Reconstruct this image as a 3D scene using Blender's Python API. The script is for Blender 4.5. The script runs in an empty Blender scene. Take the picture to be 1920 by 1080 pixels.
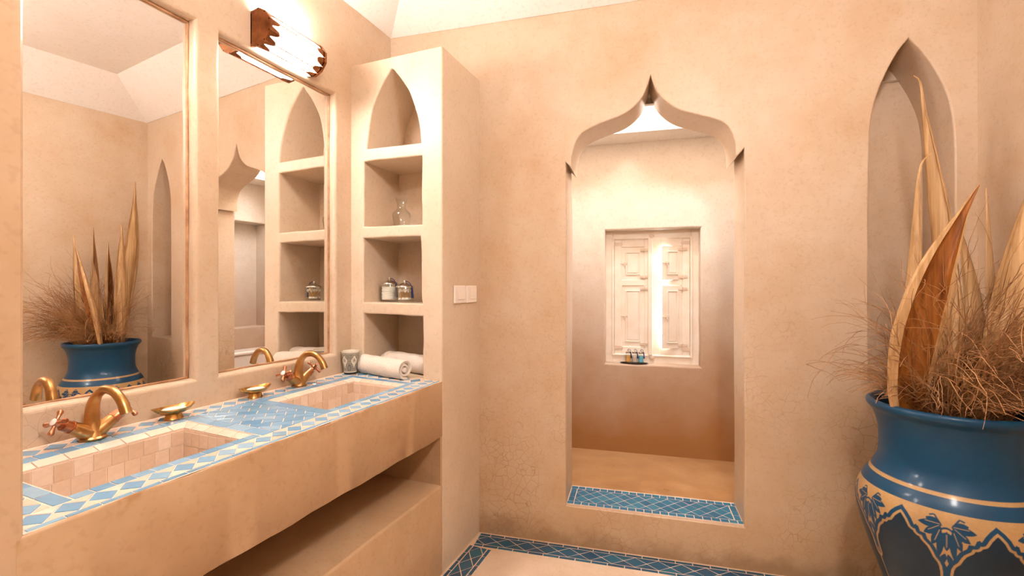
import bpy, math, random
import numpy as np
from mathutils import Vector, Matrix
from mathutils.geometry import tessellate_polygon
R = math.radians
rng = random.Random(7)
scene = bpy.context.scene
COL = scene.collection

# ------------------------------------------------------------------ camera
cam = bpy.data.cameras.new('camera')
cam.sensor_width = 36.0
cam.lens = 36.0 * 866.08 / 1920.0
cam.shift_y = -1.85 / 1920.0
cam.clip_start = 0.02
cam_o = bpy.data.objects.new('camera', cam)
COL.objects.link(cam_o)
cam_o.location = (0, 0, 1.3)
cam_o.rotation_euler = (R(90), 0, R(21.9746))
scene.camera = cam_o

# ------------------------------------------------------------------ light, exposure
SCONCE_STRENGTH = 60.0
CEILING_STRENGTH = 84.0
world = bpy.data.worlds.new('sky')
scene.world = world
world.use_nodes = True
bg = world.node_tree.nodes['Background']
bg.inputs[0].default_value = (1.0, 0.99, 0.985, 1)
bg.inputs[1].default_value = 11.0
scene.view_settings.view_transform = 'Standard'
scene.view_settings.look = 'None'
scene.view_settings.gamma = 1.0
scene.view_settings.use_curve_mapping = False
scene.view_settings.exposure = 0.93
try:
    scene.cycles.use_denoising = True
    scene.cycles.max_bounces = 7
    scene.cycles.diffuse_bounces = 4
    scene.cycles.glossy_bounces = 4
    scene.cycles.transmission_bounces = 4
    scene.cycles.use_adaptive_sampling = True
    scene.cycles.adaptive_threshold = 0.09
    scene.cycles.sample_clamp_indirect = 6.0
    scene.cycles.blur_glossy = 1.0
except Exception:
    pass

def portal(name, loc, rot, sx, sy):          # marks an opening to the sky, gives off no light of its own
    l = bpy.data.lights.new(name, 'AREA')
    l.shape = 'RECTANGLE'; l.size = sx; l.size_y = sy
    l.cycles.is_portal = True
    o = bpy.data.objects.new(name, l); COL.objects.link(o)
    o.location = loc; o.rotation_euler = rot
    return o

# ------------------------------------------------------------------ frames
XT, YT, XF, XM = -1.078, 1.826, -1.597, -1.634       # tower side, tower front, left wall face, mirror plane
YB, SB = 2.2088, 0.1251
PHI = math.atan(SB)
OB = Vector((XT, YB, 0)); E1 = Vector((math.cos(PHI), math.sin(PHI), 0)); E2 = Vector((-math.sin(PHI), math.cos(PHI), 0))
UP = Vector((0, 0, 1))
def B(s, t, z): return OB + E1 * s + E2 * t + UP * z  # along the back wall, beyond it, up
ZC0, TILT = 0.873, 0.025
def zc(x): return ZC0 + TILT * (XT - x)               # the counter rises a little towards the wall

# ------------------------------------------------------------------ mesh helpers
class MB:
    def __init__(self): self.v = []; self.f = []; self.m = []
    def add(self, vs, fs, mi=0):
        o = len(self.v); self.v += [tuple(p) for p in vs]
        for f in fs: self.f.append(tuple(o + i for i in f)); self.m.append(mi)
        return self
    def box(self, a, b, mi=0, fr=None):
        x0, y0, z0 = a; x1, y1, z1 = b
        vs = [(x, y, z) for z in (z0, z1) for y in (y0, y1) for x in (x0, x1)]
        if fr: vs = [fr(*p) for p in vs]
        return self.add(vs, [(0, 2, 3, 1), (4, 5, 7, 6), (0, 1, 5, 4), (2, 6, 7, 3), (0, 4, 6, 2), (1, 3, 7, 5)], mi)
    def bevbox(self, a, b, r, mi=0, fr=None):
        # box with chamfered edges: 3 quads per corner set built from 24 verts
        c = [(a[i] + b[i]) / 2 for i in range(3)]; h = [abs(b[i] - a[i]) / 2 for i in range(3)]
        r = min(r, min(h) * .9); idx = {}; vs = []
        for sx in (-1, 1):
            for sy in (-1, 1):
                for sz in (-1, 1):
                    for ax in range(3):
                        p = [c[0] + sx * (h[0] - (0 if ax == 0 else r)), c[1] + sy * (h[1] - (0 if ax == 1 else r)), c[2] + sz * (h[2] - (0 if ax == 2 else r))]
                        idx[(sx, sy, sz, ax)] = len(vs); vs.append(fr(*p) if fr else tuple(p))
        fs = []
        def q(*k): fs.append(tuple(idx[x] for x in k))
        for s in (-1, 1):
            q(*[(s, y, z, 0) for y, z in ((-1, -1), (1, -1), (1, 1), (-1, 1))])
            q(*[(x, s, z, 1) for x, z in ((-1, -1), (1, -1), (1, 1), (-1, 1))])
            q(*[(x, y, s, 2) for x, y in ((-1, -1), (1, -1), (1, 1), (-1, 1))])
        for s1 in (-1, 1):
            for s2 in (-1, 1):
                q((s1, s2, -1, 0), (s1, s2, 1, 0), (s1, s2, 1, 1), (s1, s2, -1, 1))
                q((s1, -1, s2, 0), (s1, 1, s2, 0), (s1, 1, s2, 2), (s1, -1, s2, 2))
                q((-1, s1, s2, 1), (1, s1, s2, 1), (1, s1, s2, 2), (-1, s1, s2, 2))
                for s3 in (-1, 1): q((s1, s2, s3, 0), (s1, s2, s3, 1), (s1, s2, s3, 2))
        return self.add(vs, fs, mi)
    def lathe(self, prof, n=32, fr=None, mi=0, close=True):
        vs = []; fs = []
        for r, z in prof:
            for k in range(n):
                a = 2 * math.pi * k / n
                p = (r * math.cos(a), r * math.sin(a), z); vs.append(fr(*p) if fr else p)
        m = len(prof)
        for i in range(m - 1):
            for k in range(n): fs.append((i * n + k, i * n + (k + 1) % n, (i + 1) * n + (k + 1) % n, (i + 1) * n + k))
        if close:
            fs.append(tuple(range(n))[::-1]); fs.append(tuple((m - 1) * n + k for k in range(n)))
        return self.add(vs, fs, mi)
    def tube(self, pts, rad, n=8, mi=0, cap=True, squash=None):
        pts = [Vector(p) for p in pts]; m = len(pts)
        if not hasattr(rad, '__len__'): rad = [rad] * m
        vs = []; fs = []
        t0 = (pts[1] - pts[0]).normalized()
        ref = Vector((0, 0, 1)) if abs(t0.z) < .9 else Vector((1, 0, 0))
        nrm = t0.cross(ref).normalized()
        for i in range(m):
            t = (pts[min(i + 1, m - 1)] - pts[max(i - 1, 0)])
            t = t.normalized() if t.length > 1e-9 else t0
            nrm = (nrm - t * nrm.dot(t)); nrm = nrm.normalized() if nrm.length > 1e-6 else t.orthogonal().normalized()
            bi = t.cross(nrm)
            for k in range(n):
                a = 2 * math.pi * k / n
                vs.append(pts[i] + (nrm * math.cos(a) + bi * math.sin(a)) * rad[i])
        for i in range(m - 1):
            for k in range(n): fs.append((i * n + k, i * n + (k + 1) % n, (i + 1) * n + (k + 1) % n, (i + 1) * n + k))
        if cap:
            fs.append(tuple(range(n))[::-1]); fs.append(tuple((m - 1) * n + k for k in range(n)))
        return self.add(vs, fs, mi)
    def ball(self, c, r, n=12, m=8, mi=0):
        prof = [(max(1e-4, r * math.sin(math.pi * i / m)), -r * math.cos(math.pi * i / m)) for i in range(m + 1)]
        return self.lathe(prof, n, lambda x, y, z: (c[0] + x, c[1] + y, c[2] + z), mi)
    def fill(self, outer, holes, fr, mi=0, flip=False):
        polys = [outer] + list(holes)
        tris = tessellate_polygon([[Vector((p[0], p[1], 0)) for p in q] for q in polys])
        vs = [fr(*p) for q in polys for p in q]
        return self.add(vs, [t[::-1] if flip else t for t in tris], mi)
    def strip(self, ra, rb, mi=0):
        n = len(ra); o = list(ra) + list(rb)
        return self.add(o, [(k, (k + 1) % n, n + (k + 1) % n, n + k) for k in range(n)], mi)
    def build(self, name, mats, parent=None, smooth=35, fixn=True):
        me = bpy.data.meshes.new(name)
        me.from_pydata(self.v, [], self.f)
        if not isinstance(mats, (list, tuple)): mats = [mats]
        for m in mats: me.materials.append(m)
        if len(mats) > 1: me.polygons.foreach_set('material_index', self.m)
        me.validate()
        if fixn:
            import bmesh
            bm = bmesh.new(); bm.from_mesh(me); bmesh.ops.recalc_face_normals(bm, faces=bm.faces); bm.to_mesh(me); bm.free()
        if smooth:
            me.polygons.foreach_set('use_smooth', [True] * len(me.polygons))
            me.set_sharp_from_angle(angle=R(smooth))
        me.update()
        o = bpy.data.objects.new(name, me); COL.objects.link(o)
        if parent: o.parent = parent
        return o

def tag(o, label=None, cat=None, group=None, kind=None):
    if label: o['label'] = label
    if cat: o['category'] = cat
    if group: o['group'] = group
    if kind: o['kind'] = kind
    return o
def empty(name, loc=(0, 0, 0), rz=0):
    o = bpy.data.objects.new(name, None); COL.objects.link(o)
    o.location = loc; o.rotation_euler = (0, 0, rz); o.empty_display_size = .05
    return o
def settle(parent):                            # children built in world space keep their place under a moved Empty
    mw = Matrix.Translation(parent.location) @ parent.rotation_euler.to_matrix().to_4x4()
    inv = mw.inverted()
    for c in parent.children: c.matrix_parent_inverse = inv
def struct(o): o['kind'] = 'structure'; return o
def spline(pts, n=8, closed=False):
    P = [Vector(p) for p in pts]; out = []; m = len(P)
    for i in range(m if closed else m - 1):
        p0 = P[(i - 1) % m] if closed or i > 0 else P[0] * 2 - P[1]
        p1 = P[i]; p2 = P[(i + 1) % m]
        p3 = P[(i + 2) % m] if closed or i < m - 2 else p2 * 2 - p1
        for k in range(n):
            t = k / n
            out.append(.5 * ((2 * p1) + (p2 - p0) * t + (2 * p0 - 5 * p1 + 4 * p2 - p3) * t * t + (3 * p1 - p0 - 3 * p2 + p3) * t ** 3))
    if not closed: out.append(P[-1])
    return out
def sp2(pts, n=8): return [(p.x, p.y) for p in spline([(a, b, 0) for a, b in pts], n)]
def area2(p): return sum(p[i][0] * p[(i + 1) % len(p)][1] - p[(i + 1) % len(p)][0] * p[i][1] for i in range(len(p))) / 2
def offset(poly, d):                           # grow (d>0) a polygon outward
    n = len(poly); sg = 1 if area2(poly) > 0 else -1; out = []
    for i in range(n):
        a, b, c = poly[i - 1], poly[i], poly[(i + 1) % n]
        e1 = Vector((b[0] - a[0], b[1] - a[1])).normalized(); e2 = Vector((c[0] - b[0], c[1] - b[1])).normalized()
        n1 = Vector((e1.y, -e1.x)) * sg; n2 = Vector((e2.y, -e2.x)) * sg
        k = n1 + n2; L = max(.35, k.length_squared / 2)
        k = k / L if k.length > 1e-6 else n1
        out.append((b[0] + k.x * d, b[1] + k.y * d))
    return out
def wobble(poly, amp, step=.03, seed=0):       # hand-smoothed outline: resample and let it wander a little
    rr = random.Random(seed); out = []
    ph = [rr.uniform(0, 6.28) for _ in range(4)]; L = 0
    for i in range(len(poly)):
        a = Vector(poly[i]); b = Vector(poly[(i + 1) % len(poly)]); l = (b - a).length
        k = max(1, int(l / step)); nn = Vector((b.y - a.y, a.x - b.x)) / max(l, 1e-6)
        for j in range(k):
            p = a.lerp(b, j / k); q = L + l * j / k
            w = amp * (math.sin(q * 23 + ph[0]) * .5 + math.sin(q * 51 + ph[1]) * .3 + math.sin(q * 9 + ph[2]) * .6)
            p = p + nn * (w if 0 < j else 0); out.append((p.x, p.y))
        L += l
    return out
def wall_panel(mb, outer, holes, fr, r=.008, back=None):
    """outer/holes in (a,b); fr(a,b,depth). holes: (poly, depth, capped). Rounded lips round each hole."""
    lip = []
    for poly, dep, cap in holes:
        if area2(poly) < 0: poly = poly[::-1]
        rings = [(offset(poly, r), 0), (offset(poly, r * .62), r * .08), (offset(poly, r * .29), r * .29), (offset(poly, r * .08), r * .62), (poly, r), (poly, dep)]
        for (p, d), (q, e) in zip(rings, rings[1:]): mb.strip([fr(a, b, d) for a, b in p], [fr(a, b, e) for a, b in q])
        if cap: mb.fill(poly, [], lambda a, b: fr(a, b, dep))
        lip.append(rings[0][0])
    mb.fill(outer, lip, lambda a, b: fr(a, b, 0))
    if back is not None:
        mb.fill(outer, [h[0] for h in holes if not h[2]], lambda a, b: fr(a, b, back))
        mb.strip([fr(a, b, 0) for a, b in outer], [fr(a, b, back) for a, b in outer])
    return mb

# ------------------------------------------------------------------ materials
def lin(h):
    h = h.lstrip('#'); c = [int(h[i:i + 2], 16) / 255 for i in (0, 2, 4)]
    return tuple(x / 12.92 if x <= .04045 else ((x + .055) / 1.055) ** 2.4 for x in c) + (1,)
class NT:
    def __init__(self, name):
        self.m = bpy.data.materials.new(name); self.m.use_nodes = True
        self.t = self.m.node_tree; self.b = self.t.nodes['Principled BSDF']; self.out = self.t.nodes['Material Output']
        self.tc = None
    def n(self, ty, **kw):
        nd = self.t.nodes.new(ty)
        for k, v in kw.items(): setattr(nd, k, v)
        return nd
    def l(self, a, b): self.t.links.new(a, b)
    def coord(self, which='Object'):
        if not self.tc: self.tc = self.n('ShaderNodeTexCoord')
        return self.tc.outputs[which]
    def noise(self, scale, detail=4, rough=.55, dist=0, vec=None):
        nd = self.n('ShaderNodeTexNoise'); nd.inputs['Scale'].default_value = scale; nd.inputs['Detail'].default_value = detail
        nd.inputs['Roughness'].default_value = rough; nd.inputs['Distortion'].default_value = dist
        self.l(vec or self.coord(), nd.inputs['Vector']); return nd
    def ramp(self, fac, stops):
        nd = self.n('ShaderNodeValToRGB'); cr = nd.color_ramp
        while len(cr.elements) > 1: cr.elements.remove(cr.elements[-1])
        for i, (p, c) in enumerate(stops):
            e = cr.elements[0] if i == 0 else cr.elements.new(p)
            e.position = p; e.color = c if len(c) == 4 else tuple(c) + (1,)
        self.l(fac, nd.inputs[0]); return nd.outputs[0]
    def mix(self, fac, a, b, mode='MIX'):
        nd = self.n('ShaderNodeMix', data_type='RGBA', blend_type=mode)
        for s, v in ((0, fac), (6, a), (7, b)):
            if hasattr(v, 'links'): self.l(v, nd.inputs[s])
            elif s == 0: nd.inputs[0].default_value = v
            else: nd.inputs[s].default_value = v
        return nd.outputs[2]
    def math(self, op, a, b=None):
        nd = self.n('ShaderNodeMath', operation=op)
        for i, v in enumerate((a, b)):
            if v is None: continue
            if hasattr(v, 'links'): self.l(v, nd.inputs[i])
            else: nd.inputs[i].default_value = v
        return nd.outputs[0]
    def set(self, **kw):
        for k, v in kw.items():
            i = self.b.inputs[k.replace('_', ' ')]
            if hasattr(v, 'links'): self.l(v, i)
            else: i.default_value = v
        return self
    def bump(self, h, strength=.2, dist=.01):
        nd = self.n('ShaderNodeBump'); nd.inputs['Strength'].default_value = strength; nd.inputs['Distance'].default_value = dist
        self.l(h, nd.inputs['Height']); self.l(nd.outputs[0], self.b.inputs['Normal']); return self

def plaster(name, base, dark, light, crack=.5, rough=.36, cscale=27, shade_stain=None, zfade=(.25, 1.25)):
    t = NT(name)
    n1 = t.noise(2.1, 3, .6); n2 = t.noise(9, 3, .68); n3 = t.noise(60, 1, .6); n4 = t.noise(13, 1, .5)
    c = t.ramp(n1.outputs[0], [(.33, dark), (.5, base), (.68, light)])
    c2 = t.ramp(n2.outputs[0], [(.3, dark), (.55, base), (.8, light)])
    c = t.mix(.4, c, c2)
    sp = t.ramp(n3.outputs[0], [(.30, (.80, .76, .70)), (.44, (1, 1, 1))])
    c = t.mix(.35, c, sp, 'MULTIPLY')
    h = t.math('MULTIPLY', n4.outputs[0], .5)
    if crack > 0:
        dv = t.noise(7, 1, .6)
        add = t.n('ShaderNodeMix', data_type='VECTOR'); add.inputs[0].default_value = .075
        t.l(t.coord(), add.inputs[4]); t.l(dv.outputs[1], add.inputs[5])
        vo = t.n('ShaderNodeTexVoronoi', feature='DISTANCE_TO_EDGE'); vo.inputs['Scale'].default_value = cscale
        vo.inputs['Randomness'].default_value = 1.0
        t.l(add.outputs[1], vo.inputs['Vector'])
        line = t.ramp(vo.outputs['Distance'], [(0, (1, 1, 1)), (.012, (.7, .7, .7)), (.034, (0, 0, 0))])
        msk = t.ramp(t.noise(1.7, 2, .6).outputs[0], [(.42, (0, 0, 0)), (.62, (1, 1, 1))])
        sep = t.n('ShaderNodeSeparateXYZ'); t.l(t.coord(), sep.inputs[0])
        mr = t.n('ShaderNodeMapRange'); t.l(sep.outputs[2], mr.inputs[0])
        mr.inputs[1].default_value = zfade[0]; mr.inputs[2].default_value = zfade[1]; mr.inputs[3].default_value = 1; mr.inputs[4].default_value = .12
        f = t.math('MULTIPLY', line, t.math('MULTIPLY', msk, t.math('MULTIPLY', mr.outputs[0], crack)))
        c = t.mix(f, c, (dark[0] * .42, dark[1] * .33, dark[2] * .26, 1))
    for col, zt, amt, wob, sc in shade_stain or ():     # painted shade darkening the lower wall, and grime at its foot, ragged by noise
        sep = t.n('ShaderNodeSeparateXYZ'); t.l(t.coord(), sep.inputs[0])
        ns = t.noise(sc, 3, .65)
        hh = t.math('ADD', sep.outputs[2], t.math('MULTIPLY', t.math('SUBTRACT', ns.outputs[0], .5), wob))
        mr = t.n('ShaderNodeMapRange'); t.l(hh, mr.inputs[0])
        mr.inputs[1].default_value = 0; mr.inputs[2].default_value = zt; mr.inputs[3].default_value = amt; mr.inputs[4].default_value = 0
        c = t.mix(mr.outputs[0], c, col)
    rr = t.ramp(n2.outputs[0], [(.3, (rough - .07,) * 3), (.7, (rough + .1,) * 3)])
    t.set(Base_Color=c, Roughness=rr, Specular_IOR_Level=.4)
    t.bump(t.math('ADD', h, t.math('MULTIPLY', n3.outputs[0], .12)), .22, .012)
    return t.m
PB, PD, PL = (.60, .448, .318, 1), (.53, .36, .225, 1), (.655, .52, .395, 1)
M = {}
M['plaster'] = plaster('plaster', PB, PD, PL, .9, shade_stain=[((.46, .27, .115, 1), .9, .5, 1.1, 3.2), ((.25, .135, .06, 1), .09, .5, .34, 4.5)])  # tall ochre wash puts the dimmer lower wall into colour; low brown is grime
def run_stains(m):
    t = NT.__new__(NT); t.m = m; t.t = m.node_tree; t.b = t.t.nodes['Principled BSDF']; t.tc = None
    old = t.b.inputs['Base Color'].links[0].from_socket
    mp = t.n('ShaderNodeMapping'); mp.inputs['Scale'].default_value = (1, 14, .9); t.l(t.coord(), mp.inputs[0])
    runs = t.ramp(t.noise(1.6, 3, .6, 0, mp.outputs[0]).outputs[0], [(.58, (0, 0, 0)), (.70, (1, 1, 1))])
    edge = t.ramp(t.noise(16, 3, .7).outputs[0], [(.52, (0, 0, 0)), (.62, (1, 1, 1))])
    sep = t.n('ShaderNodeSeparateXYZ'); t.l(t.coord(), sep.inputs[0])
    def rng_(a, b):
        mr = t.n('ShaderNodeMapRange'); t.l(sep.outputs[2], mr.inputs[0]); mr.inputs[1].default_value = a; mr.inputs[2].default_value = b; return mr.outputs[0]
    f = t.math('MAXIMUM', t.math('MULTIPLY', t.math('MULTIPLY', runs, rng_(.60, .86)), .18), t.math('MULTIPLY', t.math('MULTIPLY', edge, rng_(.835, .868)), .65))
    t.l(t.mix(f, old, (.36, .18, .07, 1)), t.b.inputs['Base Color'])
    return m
M['plaster_tower'] = plaster('plaster_tower', (.66, .52, .385, 1), (.61, .455, .315, 1), (.70, .575, .45, 1), 0)
M['plaster_front'] = plaster('plaster_front', (.53, .365, .23, 1), (.47, .30, .175, 1), (.58, .415, .275, 1), 0)
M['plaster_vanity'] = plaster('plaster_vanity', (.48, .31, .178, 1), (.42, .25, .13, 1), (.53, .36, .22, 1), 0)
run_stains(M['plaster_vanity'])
M['plaster_shower'] = plaster('plaster_shower', (.72, .64, .555, 1), (.66, .55, .44, 1), (.76, .69, .62, 1), 0, .5, shade_stain=[((.36, .165, .055, 1), 1.6, 1.25, .6, 2.6)])  # brown wash paints the skylight's fading down the wall, with some water wear
M['floor'] = plaster('floor_plaster', (.63, .47, .34, 1), (.53, .365, .235, 1), (.68, .53, .41, 1), 0, .36)
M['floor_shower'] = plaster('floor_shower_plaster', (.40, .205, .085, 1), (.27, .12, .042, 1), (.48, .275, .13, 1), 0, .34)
M['ceiling'] = plaster('ceiling_plaster', (.88, .83, .78, 1), (.85, .79, .73, 1), (.90, .86, .82, 1), 0, .7)
M['grout'] = plaster('grout', (.74, .57, .45, 1), (.64, .46, .34, 1), (.80, .65, .54, 1), 0, .8)

def simple(name, col, rough=.5, metal=0, spec=.5, var=None, nscale=12, bump=0, trans=0, ior=1.45, coat=0, alpha=None):
    t = NT(name); c = col
    n = t.noise(nscale, 4)
    if var: c = t.ramp(n.outputs[0], [(.3, var), (.7, col)])
    t.set(Base_Color=c, Roughness=rough, Metallic=metal, Specular_IOR_Level=spec, IOR=ior)
    if trans: t.set(Transmission_Weight=trans)
    if coat: t.set(Coat_Weight=coat, Coat_Roughness=.08)
    if bump: t.bump(n.outputs[0], bump, .004)
    return t.m
def zellige(name, cols, rough=.12):              # every tile its own shade, glaze a little uneven
    t = NT(name); oi = t.n('ShaderNodeObjectInfo')
    c = t.ramp(oi.outputs['Random'], [(i / (len(cols) - 1), lin(x)) for i, x in enumerate(cols)])
    n = t.noise(70, 3, .6)
    c = t.mix(.3, c, t.ramp(n.outputs[0], [(.3, (.72, .72, .72)), (.62, (1, 1, 1))]), 'MULTIPLY')
    t.set(Base_Color=c, Roughness=rough, Specular_IOR_Level=.55, Coat_Weight=.3, Coat_Roughness=.06)
    t.bump(t.noise(26, 2).outputs[0], .12, .004)
    return t.m
M['blue_tile'] = zellige('blue_tile', ['5c94bb', '77a6c6', '8cb3cc', '6a9dc1', '7ba3bb', '4c8ab4'], .16)
M['white_tile'] = zellige('white_tile', ['e8d2bf', 'e2c8b2', 'eed9c8', 'dcc0a8'], .22)
M['beige_tile'] = zellige('beige_tile', ['e2cbb6', 'd5b9a0', 'e8d4c2', 'dcc2aa', 'cdb096'], .2)
M['teal_tile'] = zellige('teal_tile', ['1a6484', '24708c', '125a7a', '2b7892'], .08)
M['floor_tile'] = zellige('floor_tile', ['0d4660', '12506a', '0a3d58', '155a70'], .12)
M['bronze'] = simple('aged_brass', lin('cba066'), .3, 1, var=lin('a87a4a'), nscale=18)
M['copper'] = simple('worn_copper', lin('d29a78'), .3, 1, var=lin('b06c4a'), nscale=25)
M['brass'] = simple('brass', lin('d0a262'), .22, 1, var=lin('b08242'), nscale=14)
M['lamp_metal'] = simple('lamp_bronze', lin('a06a44'), .25, 1, var=lin('6a3d22'), nscale=20)
M['chrome'] = simple('chrome', (.8, .78, .75, 1), .1, 1)
M['porcelain'] = simple('porcelain', lin('efe6dc'), .12)
M['plastic'] = simple('switch_plastic', lin('f6ebe0'), .3)
M['wood_white'] = simple('painted_wood', lin('f6ece0'), .45, var=lin('ecdcca'), nscale=9, bump=.1)
M['iron'] = simple('painted_iron', lin('dcc6b2'), .4)
M['bead'] = simple('mirror_bead', lin('8a5a36'), .4, var=lin('c79a72'), nscale=20)
M['soap'] = simple('soap', lin('f4ece2'), .35)
M['cotton'] = simple('cotton', lin('f2ebe2'), .9, bump=.3, nscale=120)
M['stick'] = simple('bud_stick', lin('c39a63'), .6)
M['tassel'] = simple('tassel_thread', lin('14204f'), .7, bump=.3, nscale=300)
M['tray'] = simple('dark_tray', lin('3a2a20'), .25, .8)
M['towel'] = simple('terry', lin('ece0d4'), .95, spec=.1, var=lin('e0d0c0'), nscale=230, bump=.6)
M['black'] = simple('black', lin('1a1512'), .4)
M['soil'] = simple('dry_fill', lin('3a2414'), .9, var=lin('5c3a20'), nscale=60, bump=.6)
M['orange_liquid'] = simple('orange_gel', lin('eeb463'), .2)
M['clear_liquid'] = simple('clear_gel', lin('ead9cc'), .2)
M['blue_liquid'] = simple('blue_gel', lin('6cc3e4'), .2)
def pane_glass(name, tint, gloss):
    t = NT(name); tr = t.n('ShaderNodeBsdfTransparent'); tr.inputs[0].default_value = tint
    gl = t.n('ShaderNodeBsdfGlossy'); gl.inputs['Roughness'].default_value = .03
    lw = t.n('ShaderNodeLayerWeight'); lw.inputs[0].default_value = .5
    fac = t.math('ADD', t.math('MULTIPLY', t.math('POWER', lw.outputs['Facing'], 3.0), gloss), .035)
    mx = t.n('ShaderNodeMixShader'); t.l(fac, mx.inputs[0]); t.l(tr.outputs[0], mx.inputs[1]); t.l(gl.outputs[0], mx.inputs[2])
    t.l(mx.outputs[0], t.out.inputs['Surface']); return t.m
M['glass'] = pane_glass('glass', (.95, .955, .95, 1), .55)
M['thin_glass'] = pane_glass('thin_glass', (.965, .975, .965, 1), .35)
t = NT('mirror_glass'); t.set(Base_Color=(.95, .93, .90, 1), Roughness=.0, Metallic=1); M['mirror'] = t.m
t = NT('lit_glass'); t.set(Base_Color=(.9, .85, .8, 1), Emission_Color=(1.0, .935, .88, 1), Emission_Strength=SCONCE_STRENGTH); M['lit'] = t.m
t = NT('grass_stalk'); t.set(Base_Color=t.ramp(t.noise(6).outputs[0], [(.3, lin('744726')), (.7, lin('b98a5a'))]), Roughness=.7); M['grass'] = t.m
def leafmat(name, a, b, rough):
    t = NT(name); mp = t.n('ShaderNodeMapping'); mp.inputs['Scale'].default_value = (40, 40, 1.2); t.l(t.coord(), mp.inputs[0])
    n = t.noise(1.6, 5, .6, 0, mp.outputs[0])
    t.set(Base_Color=t.ramp(n.outputs[0], [(.32, lin(a)), (.68, lin(b))]), Roughness=rough); t.bump(n.outputs[0], .25, .003)
    return t.m
M['leaf_out'] = leafmat('sheath_outside', '98703f', 'cba577', .6)
M['leaf_in'] = leafmat('sheath_inside', '6e380e', 'a8682a', .32)
def painted(name, glossy, rough):
    t = NT(name); a = t.n('ShaderNodeVertexColor', layer_name='paint'); n = t.noise(4.5, 5, .65, .5); g = t.noise(160, 2)
    c = t.mix(.55, a.outputs[0], t.ramp(n.outputs[0], [(.3, (.55, .62, .7)), (.7, (1.15, 1.3, 1.2))]), 'MULTIPLY')
    c = t.mix(.35, c, t.ramp(g.outputs[0], [(.3, (.7, .7, .7)), (.6, (1, 1, 1))]), 'MULTIPLY')
    t.set(Base_Color=c, Roughness=rough, Specular_IOR_Level=.28, Coat_Weight=glossy, Coat_Roughness=.12); t.bump(g.outputs[0], .06, .003)
    return t.m
M['pot'] = painted('painted_pot', .16, .40)
M['cup'] = painted('painted_cup', .6, .25)

# ------------------------------------------------------------------ the room
ZW, ZCEIL = 2.689, 2.906
XR, YR = B(2.159, 0, 0).x, B(2.159, 0, 0).y           # far right corner
SR = -0.1729
YREAR = -1.9
def xright(y): return XR + SR * (y - YR)
# floor
mb = MB(); mb.add([(XF - .1, YREAR - .1, 0), (xright(YREAR) + .1, YREAR - .1, 0), (XR + .1, YR + .1, 0), (XF - .1, YR + .1, 0)], [(0, 1, 2, 3)])
mb.add([(XF - .1, YREAR - .1, -.1), (xright(YREAR) + .1, YREAR - .1, -.1), (XR + .1, YR + .1, -.1), (XF - .1, YR + .1, -.1)], [(3, 2, 1, 0)])
floor = struct(mb.build('floor', M['floor']))
# back wall: ogee doorway and pointed niche
archL = [(.491, 1.957), (.506, 2.016), (.527, 2.056), (.562, 2.083), (.615, 2.105), (.672, 2.123), (.729, 2.140), (.774, 2.163), (.808, 2.191), (.835, 2.225), (.852, 2.262), (.863, 2.294), (.871, 2.322)]
archR = [(.871, 2.322), (.884, 2.279), (.901, 2.241), (.928, 2.203), (.966, 2.166), (1.014, 2.137), (1.082, 2.111), (1.16, 2.082), (1.206, 2.054), (1.231, 2.014), (1.244, 1.969), (1.246, 1.945)]
L_ = sp2(archL, 4); R_ = sp2(archR, 4)
ZS = .196
door = [(.463, ZS)] + [(.463 - .002 * math.sin(z * 3), z) for z in (.5, .8, 1.1, 1.4, 1.7)] + [(.460, 1.930), (.489, 1.898)] + L_[:-1] + R_ + [(1.249, 1.898), (1.283, 1.938)] + [(1.284 + .002 * math.sin(z * 4), z) for z in (1.7, 1.4, 1.1, .8, .5)] + [(1.283, ZS)]
nl = sp2([(1.774, 1.55), (1.776, 1.85), (1.784, 2.02), (1.806, 2.13), (1.842, 2.225), (1.882, 2.305), (1.921, 2.356)], 4)
nr = sp2([(1.921, 2.356), (1.958, 2.31), (2.000, 2.238), (2.042, 2.145), (2.070, 2.04), (2.082, 1.87), (2.084, 1.55)], 4)
niche = [(1.775, .885)] + [(1.774, 1.2)] + nl + nr[1:] + [(2.084, 1.2), (2.083, .885)]
mb = MB()
wall_panel(mb, [(-.58, -.05), (2.35, -.05), (2.35, 2.76), (-.58, 2.76)], [(door, .225, False), (niche, .27, True)], lambda a, b, d: B(a, d, b), r=.007, back=.225)
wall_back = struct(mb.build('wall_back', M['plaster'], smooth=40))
# left wall with the two mirror recesses
MIR = [(.44, 1.060), (1.150, 1.716)]
mb = MB()
def frL(a, b, d): return Vector((XF - d, a, b))
holes = [(wobble([(y0, .985), (y1, .985), (y1, 2.216), (y0, 2.216)], .0016, .04, i), .045, True) for i, (y0, y1) in enumerate(MIR)]
wall_panel(mb, [(.30, -.05), (2.40, -.05), (2.40, 2.76), (.30, 2.76)], holes, frL, r=.014)
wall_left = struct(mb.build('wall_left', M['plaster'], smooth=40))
# thicker wall in the left foreground, its end at the counter
mb = MB(); mb.bevbox((XF - .3, YREAR - .1, -.05), (XT, .424, 2.95), .005)
struct(mb.build('wall_front_left', M['plaster_front']))
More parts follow.
